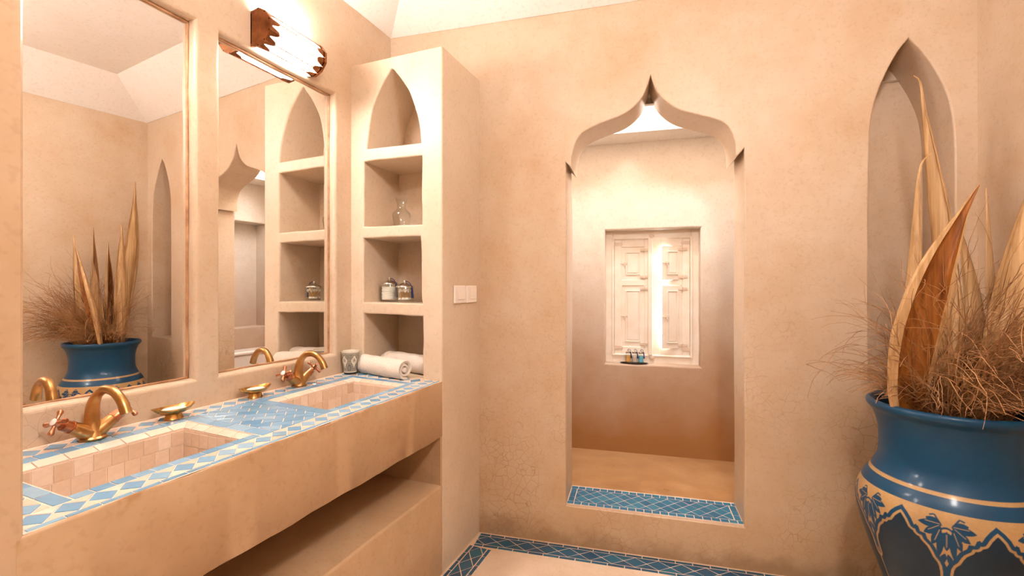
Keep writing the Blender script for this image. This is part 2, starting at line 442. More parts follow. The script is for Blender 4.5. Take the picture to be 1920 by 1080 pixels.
# right and rear walls
mb = MB()
a = Vector((XR, YR, 0)); b = Vector((xright(YREAR - .1), YREAR - .1, 0)); nrm = Vector((b.y - a.y, a.x - b.x, 0)).normalized()
if nrm.x < 0: nrm = -nrm
a = a + (a - b).normalized() * .0
vs = [a - UP * .05, b - UP * .05, b + UP * 2.76, a + UP * 2.76]
mb.add([tuple(v) for v in vs] + [tuple(v + nrm * .15) for v in vs], [(0, 1, 2, 3), (7, 6, 5, 4), (0, 4, 5, 1), (3, 2, 6, 7), (0, 3, 7, 4), (1, 5, 6, 2)])
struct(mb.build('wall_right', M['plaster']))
mb = MB(); mb.box((XF - .3, YREAR - .2, -.05), (xright(YREAR) + .2, YREAR, 2.76))
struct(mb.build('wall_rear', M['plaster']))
# ceiling: coved, white
cw = .325
base = [Vector((XF, B(-.52, 0, 0).y, 0)), Vector((XR, YR, 0)), Vector((xright(YREAR), YREAR, 0)), Vector((XF, YREAR, 0))]
p2 = [(p.x, p.y) for p in base]
ro = offset(p2, .06); ri = offset(p2, -cw)
mb = MB()
mb.strip([(x, y, ZW + .02) for x, y in ro], [(x, y, ZW) for x, y in offset(p2, -.004)])
mb.strip([(x, y, ZW) for x, y in offset(p2, -.004)], [(x, y, ZCEIL) for x, y in ri])
mb.fill(ri, [], lambda x, y: (x, y, ZCEIL))
mb.strip([(x, y, ZW + .02) for x, y in ro], [(x, y, ZCEIL + .1) for x, y in ro])
mb.fill(ro, [], lambda x, y: (x, y, ZCEIL + .1))
struct(mb.build('ceiling', M['ceiling'], smooth=20))

# ------------------------------------------------------------------ the shower beyond the doorway
TB, ZFS, ZTS = .85, .196, 2.26
WIN = (.605, 1.206, .785, 1.682)
SE = 1.76
mb = MB()
win = wobble([(WIN[0], WIN[2]), (WIN[1], WIN[2]), (WIN[1], WIN[3]), (WIN[0], WIN[3])], .0015, .05, 9)
wall_panel(mb, [(-.1, 0), (2.1, 0), (2.1, ZTS + .6), (-.1, ZTS + .6)], [(win, .2, False)], lambda a, b, d: B(a, TB + d, b), r=.012, back=.2)
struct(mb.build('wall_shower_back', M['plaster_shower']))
mb = MB(); mb.box((-.15, .20, 0), (.03, TB + .05, ZTS + .6), fr=B)
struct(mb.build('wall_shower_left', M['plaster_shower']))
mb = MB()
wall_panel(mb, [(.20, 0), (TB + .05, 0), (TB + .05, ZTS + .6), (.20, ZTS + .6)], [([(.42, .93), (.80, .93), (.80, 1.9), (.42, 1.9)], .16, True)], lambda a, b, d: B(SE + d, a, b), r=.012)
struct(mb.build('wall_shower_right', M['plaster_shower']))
mb = MB(); mb.box((-.1, .221, .05), (2.1, TB + .05, ZFS), fr=B)
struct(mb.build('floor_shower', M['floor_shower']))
SK = (.22, 1.52, .229, .635)
mb = MB()
skp = [(SK[0], SK[2]), (SK[1], SK[2]), (SK[1], SK[3]), (SK[0], SK[3])]
mb.fill([(-.1, .20), (2.1, .20), (2.1, TB + .05), (-.1, TB + .05)], [skp], lambda a, b: B(a, b, ZTS))
sk2 = offset(skp, .03)
mb.strip([B(a, b, ZTS) for a, b in skp], [B(a, b, ZTS + .035) for a, b in skp])
mb.strip([B(a, b, ZTS + .035) for a, b in skp], [B(a, b, ZTS + .04) for a, b in sk2])
mb.strip([B(a, b, ZTS + .04) for a, b in sk2], [B(a, b, 2.72) for a, b in sk2])
mb.fill([(-.3, .1), (2.2, .1), (2.2, TB + .25), (-.3, TB + .25)], [sk2], lambda a, b: B(a, b, 2.72))
struct(mb.build('ceiling_shower', M['ceiling'], smooth=20))
c = B((SK[0] + SK[1]) / 2, (SK[2] + SK[3]) / 2, 2.71)
portal('skylight_portal', c, (0, 0, PHI), SK[1] - SK[0] + .06, SK[3] - SK[2] + .06)
# cistern seen only in the mirror, through the doorway
cis = empty('cistern', B(1.66, .55, ZFS))
mb = MB(); mb.bevbox((1.56, .36, ZFS), (1.755, .78, .70), .012, fr=B); mb.build('tank', M['porcelain'], cis)
mb = MB(); mb.bevbox((1.55, .35, .702), (1.758, .79, .735), .01, fr=B); mb.build('lid', M['porcelain'], cis)
settle(cis); tag(cis, 'white ceramic cistern with flat lid below the plaster ledge in the shower room', 'cistern')

# ------------------------------------------------------------------ tile helper
TILE_CACHE = {}
def tile(poly, o, u, v, th, mat, name, parent, cham=.0007, tilt=.012, lift=0):
    """one tile: polygon in the (u,v) plane at o, chamfered top, slightly out of true"""
    n = u.cross(v).normalized()
    cx = sum(p[0] for p in poly) / len(poly); cy = sum(p[1] for p in poly) / len(poly)
    if area2(poly) < 0: poly = poly[::-1]
    loc = [(round(p[0] - cx, 5), round(p[1] - cy, 5)) for p in poly]
    key = (tuple(loc), th, mat.name, name)
    me = TILE_CACHE.get(key)
    if not me:
        top = offset(loc, -cham); k = len(loc)
        vs = [(x, y, 0) for x, y in loc] + [(x, y, th - cham * .8) for x, y in loc] + [(x, y, th) for x, y in top]
        fs = [tuple(range(2 * k, 3 * k))] + [(i, (i + 1) % k, k + (i + 1) % k, k + i) for i in range(k)] + [(k + i, k + (i + 1) % k, 2 * k + (i + 1) % k, 2 * k + i) for i in range(k)]
        me = bpy.data.meshes.new(name); me.from_pydata(vs, [], fs); me.materials.append(mat); me.update()
        TILE_CACHE[key] = me
    ob = bpy.data.objects.new(name, me); COL.objects.link(ob)
    Mx = Matrix((u.normalized(), v.normalized(), n)).transposed().to_4x4()
    Mx.translation = o + u * cx + v * cy + n * (lift + rng.uniform(-.0003, .0003))
    Mx = Mx @ Matrix.Rotation(rng.uniform(-tilt, tilt), 4, 'X') @ Matrix.Rotation(rng.uniform(-tilt, tilt), 4, 'Y')
    ob.parent = parent
    ob.matrix_parent_inverse = Matrix.Identity(4)
    ob.matrix_local = (Matrix.Translation(parent.location)).inverted() @ Mx
    return ob
def rect(x0, x1, y0, y1): return [(x0, y0), (x1, y0), (x1, y1), (x0, y1)]
def shrink(poly, g): return offset(poly, -g)
def clip(poly, x0, x1, y0, y1):
    def cut(P, f):
        out = []
        for i in range(len(P)):
            a, b = P[i], P[(i + 1) % len(P)]; fa, fb = f(a), f(b)
            if fa >= 0: out.append(a)
            if fa * fb < 0:
                k = fa / (fa - fb); out.append((a[0] + (b[0] - a[0]) * k, a[1] + (b[1] - a[1]) * k))
        return out
    for f in (lambda p: p[0] - x0, lambda p: x1 - p[0], lambda p: p[1] - y0, lambda p: y1 - p[1]):
        if len(poly) < 3: return []
        poly = cut(poly, f)
    out = []
    for p in poly:
        if not out or math.hypot(p[0] - out[-1][0], p[1] - out[-1][1]) > .002: out.append(p)
    if len(out) > 2 and math.hypot(out[0][0] - out[-1][0], out[0][1] - out[-1][1]) < .002: out.pop()
    return out if len(out) > 2 and abs(area2(out)) > 6e-5 else []
def band(o, u, v, L, rows, mat, parent, name, thick, dia=None, matw=None, g=.0014, x0=0, whitename='white_tile'):
    """rows: list of (y0,y1,length) rect rows; dia: (y0,y1,pitch) a row of diamonds with triangles between"""
    for y0, y1, ln in rows:
        x = x0 + rng.uniform(-.5, 0) * ln * .3
        while x < L - .004:
            w = ln * rng.uniform(.97, 1.03); a, b = max(x, x0), min(x + w, L)
            if b - a > .008: tile(shrink(rect(a, b, y0, y1), g), o, u, v, thick, mat, name, parent)
            x += w
    if dia:
        y0, y1, p = dia; ym = (y0 + y1) / 2; x = x0; k = max(1, round((L - x0) / p)); p = (L - x0) / k
        for i in range(k):
            a = x0 + i * p
            tile(shrink([(a, ym), (a + p / 2, y0), (a + p, ym), (a + p / 2, y1)], g * 1.1), o, u, v, thick, mat, name, parent)
        for i in range(k + 1):
            a = x0 + i * p
            lo, hi = max(x0, a - p / 2), min(L, a + p / 2)
            for yy in (y0, y1):
                t_ = [(lo, yy), (hi, yy), (a, ym)] if x0 < a < L else [(lo, yy), (hi, yy), (min(max(a, x0), L), ym)]
                tile(shrink(t_, g * 1.1), o, u, v, thick, matw or mat, whitename if matw else name, parent)

# floor border, door sill
band(B(2.11, 0, 0), -E1, -E2, 2.098, [(.010, .029, .076), (.110, .130, .076)], M['floor_tile'], floor, 'tile', .0014, (.031, .108, .104), g=.0019, x0=.0)
band(Vector((XT, B(0, 0, 0).y - .13, 0)), Vector((0, -1, 0)), Vector((1, 0, 0)), 1.25, [(.010, .029, .076), (.110, .130, .076)], M['floor_tile'], floor, 'tile', .0014, (.031, .108, .104), g=.0019)
mb = MB(); mb.box((.455, .005, ZS - .02), (1.292, .2255, .2055), fr=B)
sill = struct(mb.build('trim_1', M['grout']))
so = B(.464, .004, .2055)
SL, SD = .820, .215
band(so, E1, E2, SL, [(.002, .032, .038), (SD - .032, SD - .002, .038)], M['teal_tile'], sill, 'tile', .0014, g=.0016)
for x0, x1 in ((.002, .033), (SL - .033, SL - .002)):
    for k in range(3): tile(shrink(rect(x0, x1, .033 + k * .0497, .033 + (k + 1) * .0497), .0016), so, E1, E2, .0014, M['teal_tile'], 'tile', sill)
q = .049
for i in range(-2, 26):
    for j in range(-14, 18):
        cx = .034 + (i + j) * q * .72; cy = .033 + (i - j) * q * .72
        pl = clip([(cx - q * .72, cy), (cx, cy - q * .72), (cx + q * .72, cy), (cx, cy + q * .72)], .034, SL - .034, .033, SD - .033)
        if pl: tile(shrink(pl, .0016), so, E1, E2, .0014, M['teal_tile'], 'tile', sill)

# ------------------------------------------------------------------ shelving tower
tower = empty('shelf_tower', (XT - .26, YT + .19, 0))
ta = sp2([(-1.502, 1.974), (-1.487, 2.08), (-1.469, 2.164), (-1.441, 2.223), (-1.406, 2.28), (-1.372, 2.322), (-1.354, 2.342), (-1.324, 2.310), (-1.291, 2.267), (-1.258, 2.217), (-1.225, 2.135), (-1.202, 2.049), (-1.193, 1.968)], 4)
h1 = ta
h2 = wobble([(-1.520, 1.597), (-1.187, 1.590), (-1.188, 1.908), (-1.520, 1.913)], .002, .03, 2)
h3 = wobble([(-1.522, 1.226), (-1.186, 1.222), (-1.196, 1.535), (-1.522, 1.540)], .002, .03, 3)
h4 = wobble([(-1.521, .884), (-1.181, .876), (-1.184, 1.164), (-1.521, 1.172)], .002, .03, 4)
mb = MB()
def frT(a, b, d): return Vector((a, YT + d, b))
ytop = .45
wall_panel(mb, [(XF - .02, 0), (XT - .006, 0), (XT - .006, 2.393), (XF - .02, 2.393)], [(h, .285, True) for h in (h1, h2, h3, h4)], frT, r=.008)
# rounded corner, right side and top
ring = [(XT - .006, YT), (XT - .002, YT + .002), (XT, YT + .006), (XT, B(0, 0, 0).y + .04)]
for (x0, y0), (x1, y1) in zip(ring, ring[1:]): mb.add([(x0, y0, 0), (x1, y1, 0), (x1, y1, 2.393), (x0, y0, 2.393)], [(0, 1, 2, 3)])
mb.add([(XF - .02, YT, 2.393), (XT - .006, YT, 2.393), (XT - .002, YT + .002, 2.393), (XT, YT + .006, 2.393), (XT, YT + .43, 2.393), (XF - .02, YT + .43, 2.393)], [(0, 1, 2, 3, 4, 5)])
mb.build('body', M['plaster_tower'], tower, smooth=50)
settle(tower); tag(tower, 'tall pale plaster shelving column with four niches, the top one a pointed arch', 'shelf')

# ------------------------------------------------------------------ vanity
van = empty('vanity_counter', ((XT + XF) / 2, 1.13, 0))
Y0c, Y1c = .424, 1.835
BAS = [(.531, .958), (1.246, 1.702)]                  # outer edge of each basin's opening along the wall
BX0, BX1 = -1.476, -1.190                             # outer rim at the back, front edge
RIMW = .030
mb = MB()
def frC(x, y, dz=0): return Vector((x, y, zc(x) + dz))
holes = [rect(BX0, BX1, y0, y1) for y0, y1 in BAS]
TT = .0016
mb.fill([(XF + .0005, Y0c + .0005), (XT - .004, Y0c + .0005), (XT - .004, YT - .001), (XF + .0005, YT - .001)], holes, lambda x, y: frC(x, y, -TT))
mb.build('tile_bed', M['grout'], van, smooth=0)
mb = MB()
# apron front with its rounded top lip, apron underside, nook shelf and plinth
XA = XT + .0006
prof = [(XT - .05, .62), (XA - .006, .618), (XA, .624), (XA, ZC0 - .006), (XT - .002, ZC0 - .0015), (XT - .005, ZC0 - .0015), (XT - .008, ZC0 - .006)]
ys = np.linspace(Y0c - .010, YT - .001, 40)
vs = []
for i, y in enumerate(ys):
    for j, (x, z) in enumerate(prof):
        w = .0016 * math.sin(y * 17 + j) + .001 * math.sin(y * 43)
        vs.append((x, y, z + (w if j < 3 or j > 2 else 0)))
k = len(prof)
mb.add(vs, [(i * k + j, i * k + j + 1, (i + 1) * k + j + 1, (i + 1) * k + j) for i in range(len(ys) - 1) for j in range(k - 1)])
mb.add([(XT - .05, Y0c - .02, .62), (XT - .05, YT, .62), (XF, YT, .62), (XF, Y0c - .02, .62)], [(0, 1, 2, 3)])
prof = [(XF + .04, .402), (XT - .010, .402), (XT - .003, .399), (XA, .392), (XA, -.01)]
vs = []
for i, y in enumerate(ys):
    for j, (x, z) in enumerate(prof): vs.append((x, y, z + .0015 * math.sin(y * 14 + 1) * (j < 4)))
k = len(prof)
mb.add(vs, [(i * k + j, i * k + j + 1, (i + 1) * k + j + 1, (i + 1) * k + j) for i in range(len(ys) - 1) for j in range(k - 1)])
mb.add([(XF + .04, Y0c - .02, .40), (XF + .04, YT, .40), (XF + .04, YT, .63), (XF + .04, Y0c - .02, .63)], [(0, 1, 2, 3)])
# right end of the nook
mb.add([(XT - .003, YT - .012, .395), (XF + .03, YT - .012, .395), (XF + .03, YT - .012, .625), (XT - .003, YT - .012, .625)], [(0, 1, 2, 3)])
mb.add([(XT - .003, YT - .012, .395), (XT - .003, YT - .012, .625), (XT, YT - .001, .625), (XT, YT - .001, .395)], [(0, 1, 2, 3)])
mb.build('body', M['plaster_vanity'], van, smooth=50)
# basins
u, v = Vector((0, 1, 0)), Vector((-1, 0, -TILT * -1)).normalized()
TOP = Vector((XT, 0, ZC0 - TT))                        # origin of the sloping top: a = along the wall, b = away from the edge
UC, VC = Vector((0, 1, 0)), Vector((-1, 0, TILT)).normalized()
ZBOT = .735
for bi, (y0, y1) in enumerate(BAS):
    ix0, ix1, iy0, iy1 = BX0 + RIMW, BX1, y0 + RIMW * (.35), y1 - RIMW * 1.05
    mb = MB()
    top = [(BX1, y0), (BX1, y1), (BX0, y1), (BX0, y0)]
    inn = [(ix1, iy0), (ix1, iy1), (ix0, iy1), (ix0, iy0)]
    mb.strip([frC(x, y, -.004) for x, y in top], [frC(x, y, -.012) for x, y in inn])
    mb.strip([frC(x, y, -.012) for x, y in inn], [(x, y, ZBOT) for x, y in inn])
    mb.fill(inn, [], lambda x, y: (x, y, ZBOT))
    basin = mb.build('basin', M['grout'], van, smooth=0)
    sz = .039; rows = 3
    def wallrun(o, uu, vv, L, H):
        n = round(L / sz); w = L / n; hh = H / rows
        for r_ in range(rows):
            x = (r_ % 2) * -.12 * w
            while x < L - .004:
                a, b2 = max(0, x), min(L, x + w * rng.uniform(.94, 1.06))
                if b2 - a > .007: tile(shrink(rect(a, b2, r_ * hh, (r_ + 1) * hh),   .0013), o, uu, vv, .0016, M['beige_tile'], 'tile', van_b, tilt=.02)
                x = b2
    van_b = basin
    zb = lambda x: zc(x) - .013 - ZBOT
    wallrun(Vector((ix0, iy0, ZBOT)), Vector((0, 1, 0)), UP, iy1 - iy0, zb(ix0))              # back
    wallrun(Vector((ix0, iy1, ZBOT)), Vector((1, 0, 0)), UP, ix1 - ix0, zb(ix1))             # far end
    wallrun(Vector((ix1, iy0, ZBOT)), Vector((-1, 0, 0)), UP, ix1 - ix0, zb(ix1))             # near end
    # floor of the basin
    nx = round((ix1 - ix0) / .05); ny = round((iy1 - iy0) / .05)
    for i in range(nx):
        for j in range(ny):
            a0 = (iy1 - iy0) / ny; b0 = (ix1 - ix0) / nx
            tile(shrink(rect(j * a0, (j + 1) * a0, i * b0, (i + 1) * b0), .0012), Vector((ix1, iy0, ZBOT)), UC, Vector((-1, 0, 0)), .003, M['beige_tile'], 'tile', basin)
    # sloping rim slabs: along the back and at the far end
    rim_s = math.hypot(RIMW, .010)
    vb = (Vector((-RIMW, 0, .0085 + TILT * RIMW))).normalized()
    nr_ = 7; w = (y1 - y0 - .002) / nr_
    for i in range(nr_):
        a, b2 = y0 + i * w, y0 + (i + 1) * w
        poly = rect(a, b2, 0, rim_s)
        if i == nr_ - 1: poly = [(a, 0), (y1 - RIMW, 0), (y1, rim_s), (a, rim_s)]
        tile(shrink(poly, .0012), Vector((ix0, 0, zc(ix0) - .0125)), UC, vb, .004, M['white_tile'], 'rim_tile', basin)
    vb2 = Vector((0, RIMW * 1.05, .0085)).normalized(); nr_ = 5; Lx = BX1 - BX0; w = Lx / nr_
    uu = Vector((-1, 0, TILT)).normalized()
    for i in range(nr_):
        a, b2 = i * w, (i + 1) * w
        poly = [(a, 0), (b2, 0), (b2, rim_s), (a, rim_s)]
        if i == nr_ - 1: poly = [(a, 0), (Lx - RIMW, 0), (Lx, rim_s), (a, rim_s)]
        poly = [(-p[0], p[1]) for p in poly]
        tile(shrink(poly, .0012), Vector((BX1, iy1, zc(BX1) - .0125)), -uu, vb2, .004, M['white_tile'], 'rim_tile', basin)
# top tiles (a along the wall, b from the front edge)
def bX(x): return (XT - x)
BT, WT = M['blue_tile'], M['white_tile']
def top_band(y0, y1, rows, dia=None): band(TOP, UC, VC, y1, rows, BT, van, 'blue_tile', TT, dia, WT, x0=y0)
top_band(.430, 1.822, [(.0075, .0205, .056)], (.0215, .0805, .054))                         # front edge row and diamonds
top_band(.531, .960, [(.0820, .1115, .039)])                                                # inner row before each basin
top_band(1.240, 1.742, [(.0820, .1115, .039)])
BW = bX(XF)
top_band(.430, 1.822, [], (BW - .076, BW - .014, .0545))                                    # diamonds along the wall
top_band(.531, .960, [(bX(BX0) + .003, BW - .078, .041)])
top_band(1.205, 1.702, [(bX(BX0) + .003, BW - .078, .041)])
def cross_band(yA, yB, x0, x1, ln=None, dia=None):                                          # rows running towards the wall
    o = Vector((XT, yA, ZC0 - TT))
    band(o, VC, -UC, x1, [(-(yB - yA), 0, ln)] if ln else [], BT, van, 'blue_tile', TT, ((-(yB - yA), 0, dia) if dia else None), WT, x0=x0)
cross_band(.497, .529, .0835, BW - .078, .078)                                              # left end
cross_band(.437, .495, .0835, BW - .078, None, .055)
cross_band(.961, 1.003, .0820, BW - .078, .079)                                             # either side of the field
cross_band(1.203, 1.244, .0835, BW - .078, .079)
cross_band(1.705, 1.738, .1130, BW - .078, .060)                                            # far end
cross_band(1.740, 1.822, .0835, BW - .078, None, .060)
# diagonal field between the basins
fy0, fy1, fx0, fx1 = 1.004, 1.202, .0825, BW - .078
w_, l_ = .0385, .060
for i in range(-12, 20):
    for j in range(-12, 16):
        off = (i % 2) * l_ * .5
        pts = [(j * l_ + off, i * w_), ((j + 1) * l_ + off, i * w_), ((j + 1) * l_ + off, (i + 1) * w_), (j * l_ + off, (i + 1) * w_)]
        ca = math.cos(R(-47)); sa = math.sin(R(-47))
        pts = [(fy0 + .1 + (a * ca - b * sa), fx0 + .2 + (a * sa + b * ca)) for a, b in pts]
        pl = clip(pts, fy0, fy1, fx0, fx1)
        if pl: tile(shrink(pl, .0015), TOP, UC, VC, TT, BT, 'blue_tile', van)
for o in van.children:
    if o.name.startswith(('body', 'tile_bed', 'basin')): o.matrix_parent_inverse = Matrix.Translation(van.location).inverted()
# tiles of a basin hang from the basin, which sits at the world origin
tag(van, 'long built-in plaster washstand with two sunken tiled basins and blue zellige top', 'counter')

# ------------------------------------------------------------------ mirrors
for i, (y0, y1) in enumerate(MIR):
    mr = empty('wall_mirror', (XM, (y0 + y1) / 2, .985))
    mb = MB(); mb.bevbox((XM - .006, y0 - .004, .983), (XM, y1 + .004, 2.218), .0008); mb.build('glass', M['mirror'], mr)
    mb = MB()
    for a, b in (((XM - .004, y0, .985), (XM + .005, y1, .991)), ((XM - .004, y0, 2.208), (XM + .005, y1, 2.216)), ((XM - .004, y1 - .006, .985), (XM + .005, y1, 2.216)), ((XM - .004, y0, .985), (XM + .005, y0 + .006, 2.216))):
        mb.bevbox(a, b, .0015)
    mb.build('bead', M['bead'], mr)
    settle(mr)
    tag(mr, ['large mirror set in plaster recess above the nearer basin, reflecting the blue pot', 'narrower mirror set in plaster recess next to the shelving column'][i], 'mirror')

# ------------------------------------------------------------------ sconces
def sconce(yc, zc_, label, half=.143):
    P = [(0, .064), (.040, .070), (.074, .052), (.098, .020), (.098, -.022), (.074, -.054), (.040, -.070), (0, -.064)]
    r = empty('wall_sconce', (XF, yc, zc_))
    W = lambda x, y, z: (XF + x, yc + y, zc_ + z)
    mb = MB(); mb.bevbox((0, -half, -.06), (.008, half, .06), .002, fr=W); mb.build('back_plate', M['lamp_metal'], r)
    for a, b in zip(P, P[1:]):
        A, Bv = Vector((a[0], 0, a[1])), Vector((b[0], 0, b[1])); d = (Bv - A).normalized(); nn = Vector((-d.z, 0, d.x))
        mid = (A + Bv) / 2
        if nn.dot(mid) < 0: nn = -nn
        A2, B2 = A + d * .0015, Bv - d * .0015
        mb = MB(); vs = []
        for off_ in (-.001, -.004):
            for y in (-half + .008, half - .008):
                for p in (A2, B2): q_ = p + nn * off_; vs.append(W(q_.x, y, q_.z))
        mb.add(vs, [(0, 1, 3, 2), (4, 6, 7, 5), (0, 2, 6, 4), (1, 5, 7, 3), (0, 4, 5, 1), (2, 3, 7, 6)])
        mb.build('glass_pane', M['lit'], r, smooth=0)
    for a in P[1:-1]:
        mb = MB(); mb.tube([W(a[0], -half, a[1]), W(a[0], half, a[1])], .0030, 6); mb.build('rib', M['lamp_metal'], r)
    for sgn in (-1, 1):
        mb = MB(); y0, y1 = sgn * half, sgn * (half - .012)
        o = [(a[0] * 1.05 + .001, a[1] * 1.05) for a in P]
        mb.fill(o, [], lambda a, b: W(a, y0, b)); mb.fill(o, [], lambda a, b: W(a, y1, b))
        mb.strip([W(a, y0, b) for a, b in o], [W(a, y1, b) for a, b in o])
        cap = mb.build('end_cap', M['lamp_metal'], r, smooth=20)
        # scalloped lugs reaching over the panes along each rib
        for i in range(1, len(P) - 1):
            a = Vector((P[i][0], 0, P[i][1])); mb = MB()
            for q_ in (P[i - 1], P[i + 1]):
                e = (Vector((q_[0], 0, q_[1])) - a); L = e.length; e.normalize(); nn = a.normalized()
                pts = [(0, .048), (L * .16, .0475), (L * .27, .043), (L * .35, .034), (L * .42, .024), (L * .5, .013), (L * .5, .010), (0, .010)]
                top = []; bot = []
                for s_, t_ in pts:
                    p = a + e * s_ + nn * .0022; top.append(W(p.x, sgn * (half - t_), p.z))
                    p = a + e * s_ - nn * .0005; bot.append(W(p.x, sgn * (half - t_), p.z))
                n_ = len(pts); mb.add(top + bot, [tuple(range(n_)), tuple(range(2 * n_ - 1, n_ - 1, -1))] + [(k_, (k_ + 1) % n_, n_ + (k_ + 1) % n_, n_ + k_) for k_ in range(n_)])
            mb.build('scallop', M['lamp_metal'], cap, smooth=0)
    settle(r)
    for cp in r.children:
        if cp.name.startswith('end_cap'):
            pass
    tag(r, label, 'lamp')
    return r
sconce(1.413, 2.292, 'lit faceted wall lamp with scalloped bronze ends above the narrower mirror')
sconce(.735, 2.302, 'lit faceted wall lamp above the larger mirror, beyond the top of the picture')

# globe pendant over the middle of the room, above the viewpoint
cl = empty('pendant_lamp', (.40, .20, ZCEIL))
mb = MB(); mb.lathe([(.001, -.001), (.055, -.001), (.058, -.008), (.030, -.026), (.001, -.030)], 32, close=False); mb.build('ceiling_rose', M['lamp_metal'], cl)
mb = MB(); mb.tube([(0, 0, -.026), (0, 0, -.245)], .006, 10); mb.lathe([(.006, -.225), (.034, -.232), (.042, -.246), (.042, -.256), (.006, -.256)], 28, close=False); mb.build('stem', M['lamp_metal'], cl)
t = NT('opal_glass'); t.set(Base_Color=(.9, .87, .83, 1), Emission_Color=(1.0, .935, .88, 1), Emission_Strength=CEILING_STRENGTH); M['opal'] = t.m
mb = MB(); mb.ball((0, 0, -.372), .128, 32, 20); mb.build('globe', M['opal'], cl)
tag(cl, 'round opal globe lamp hanging from the ceiling, beyond the top of the picture', 'lamp')

# ------------------------------------------------------------------ taps
def tap(x, y, label):
    z = zc(x); r = empty('basin_tap', (x, y, z))
    W = lambda p: (x + p[0], y + p[1], z + p[2])
    path = spline([(.002, 0, .0), (-.004, 0, .030), (-.004, 0, .062), (.002, 0, .095), (.018, .002, .122), (.046, .005, .139), (.082, .009, .133), (.110, .012, .108), (.124, .014, .078)], 5)
    n = len(path); rad = []
    for i in range(n):
        k = i / (n - 1)
        rad.append(.0250 - .0055 * min(1, k / .2) - .0075 * min(1, max(0, k - .15) / .35) + .0016 * max(0, (k - .8) / .2))
    mb = MB(); mb.tube([W(p) for p in path], rad, 20); mb.build('spout', M['bronze'], r)
    mb = MB(); mb.lathe([(.026, 0), (.029, .003), (.029, .006), (.024, .010)], 24, lambda a, b, c_: W((a, b * 1.1, c_))); mb.build('base_ring', M['bronze'], r)
    mb = MB()
    for sg in (-1, 1):
        mb.tube([W(p) for p in spline([(0, 0, .012), (0, sg * .018, .024), (0, sg * .034, .036), (0, sg * .050, .047)], 4)], [.021, .021, .0205, .020, .0195, .019, .0185, .018, .0175, .017, .0165, .016, .0155], 18)
    mb.build('valve_body', M['bronze'], r)
    for sg in (-1, 1):
        d = Vector((.10 if sg < 0 else .05, sg * .80, .52)).normalized()
        a = Vector((0, sg * .047, .045))
        side = d.cross(Vector((1, 0, 0))).normalized(); s2 = d.cross(side).normalized()
        h = empty('handle'); h.parent = r; h.location = (0, 0, 0)
        mb = MB(); mb.tube([W(a + d * k_) for k_ in (0, .003, .003, .022, .022, .024)], [.0172, .0172, .0155, .0148, .0128, .0128], 16); 
        mb.tube([W(a + d * k_) for k_ in (.022, .030, .034, .046)], [.006, .006, .0105, .0105], 14)
        rot = R(20 if sg < 0 else 50)
        for k_ in range(4):
            an = rot + k_ * math.pi / 2; e = side * math.cos(an) + s2 * math.sin(an); c0 = a + d * .040
            mb.tube([W(c0 + e * q_) for q_ in (.006, .014, .022, .027, .031, .034)], [.0048, .0040, .0052, .0070, .0066, .0040], 12)
        bpy.data.objects.remove(h)
        hd = mb.build('handle', M['copper'], r)
        mb = MB(); mb.tube([W(a + d * k_) for k_ in (.045, .0475, .049)], [.0095, .0092, .007], 16); mb.build('porcelain_cap', M['porcelain'], hd)
    settle(r); tag(r, label, 'tap'); return r
tap(-1.535, .742, 'swan-neck brass tap with cross handles behind the nearer basin')
tap(-1.552, 1.462, 'swan-neck brass tap with cross handles behind the basin next to the shelving column')

# ------------------------------------------------------------------ soap dishes and soaps
def dish(x, y, rz, lab1, lab2):
    z = zc(x) + .0002; r = empty('soap_dish', (x, y, z), rz)
    mb = MB(); n = 40; rings = []
    prof = [(0, .015), (.35, .0155), (.62, .019), (.84, .026), (1.0, .0345), (1.0, .0360), (.83, .0285), (.6, .0215), (.33, .018), (0, .0175)]
    vs = []
    for rr_, h in prof:
        for k in range(n):
            a = 2 * math.pi * k / n
            lift = .006 * abs(math.cos(a)) ** 3 * rr_ ** 3
            vs.append((max(rr_, .004) * .058 * math.cos(a) * (1 + .06 * abs(math.cos(a)) ** 6), max(rr_, .004) * .036 * math.sin(a), h + lift))
    m = len(prof)
    mb.add(vs, [(i * n + k, i * n + (k + 1) % n, (i + 1) * n + (k + 1) % n, (i + 1) * n + k) for i in range(m - 1) for k in range(n)] + [tuple(range(n)), tuple((m - 1) * n + k for k in range(n))])
    mb.build('bowl', M['brass'], r, smooth=60)
    mb = MB(); mb.lathe([(.95, 0), (1, .001), (.86, .008), (.8, .0165), (.74, .0165), (.8, .006), (.86, 0)], 28, lambda a, b, c_: (a * .028, b * .020, c_), close=False); mb.build('foot', M['brass'], r)
    tag(r, lab1, 'soap dish')
    mb = MB(); prof = [(.002, 0), (.8, .0005), (1, .004), (1, .008), (.85, .012), (.4, .0135), (.002, .014)]
    mb.lathe(prof, 28, lambda a, b, c_: (a * .036, b * .0225, c_))
    s_ = mb.build('soap_bar', M['soap'], smooth=60); s_.location = (x, y, z + .0225); s_.rotation_euler = (0, 0, rz)
    tag(s_, lab2, 'soap')
dish(-1.535, .952, R(86), 'oval brass dish on a foot beside the nearer tap', 'white oval soap bar in the brass dish beside the nearer tap')
dish(-1.548, 1.252, R(86), 'oval brass dish on a foot between the tiled field and the farther tap', 'white oval soap bar in the brass dish between tiled field and farther tap')

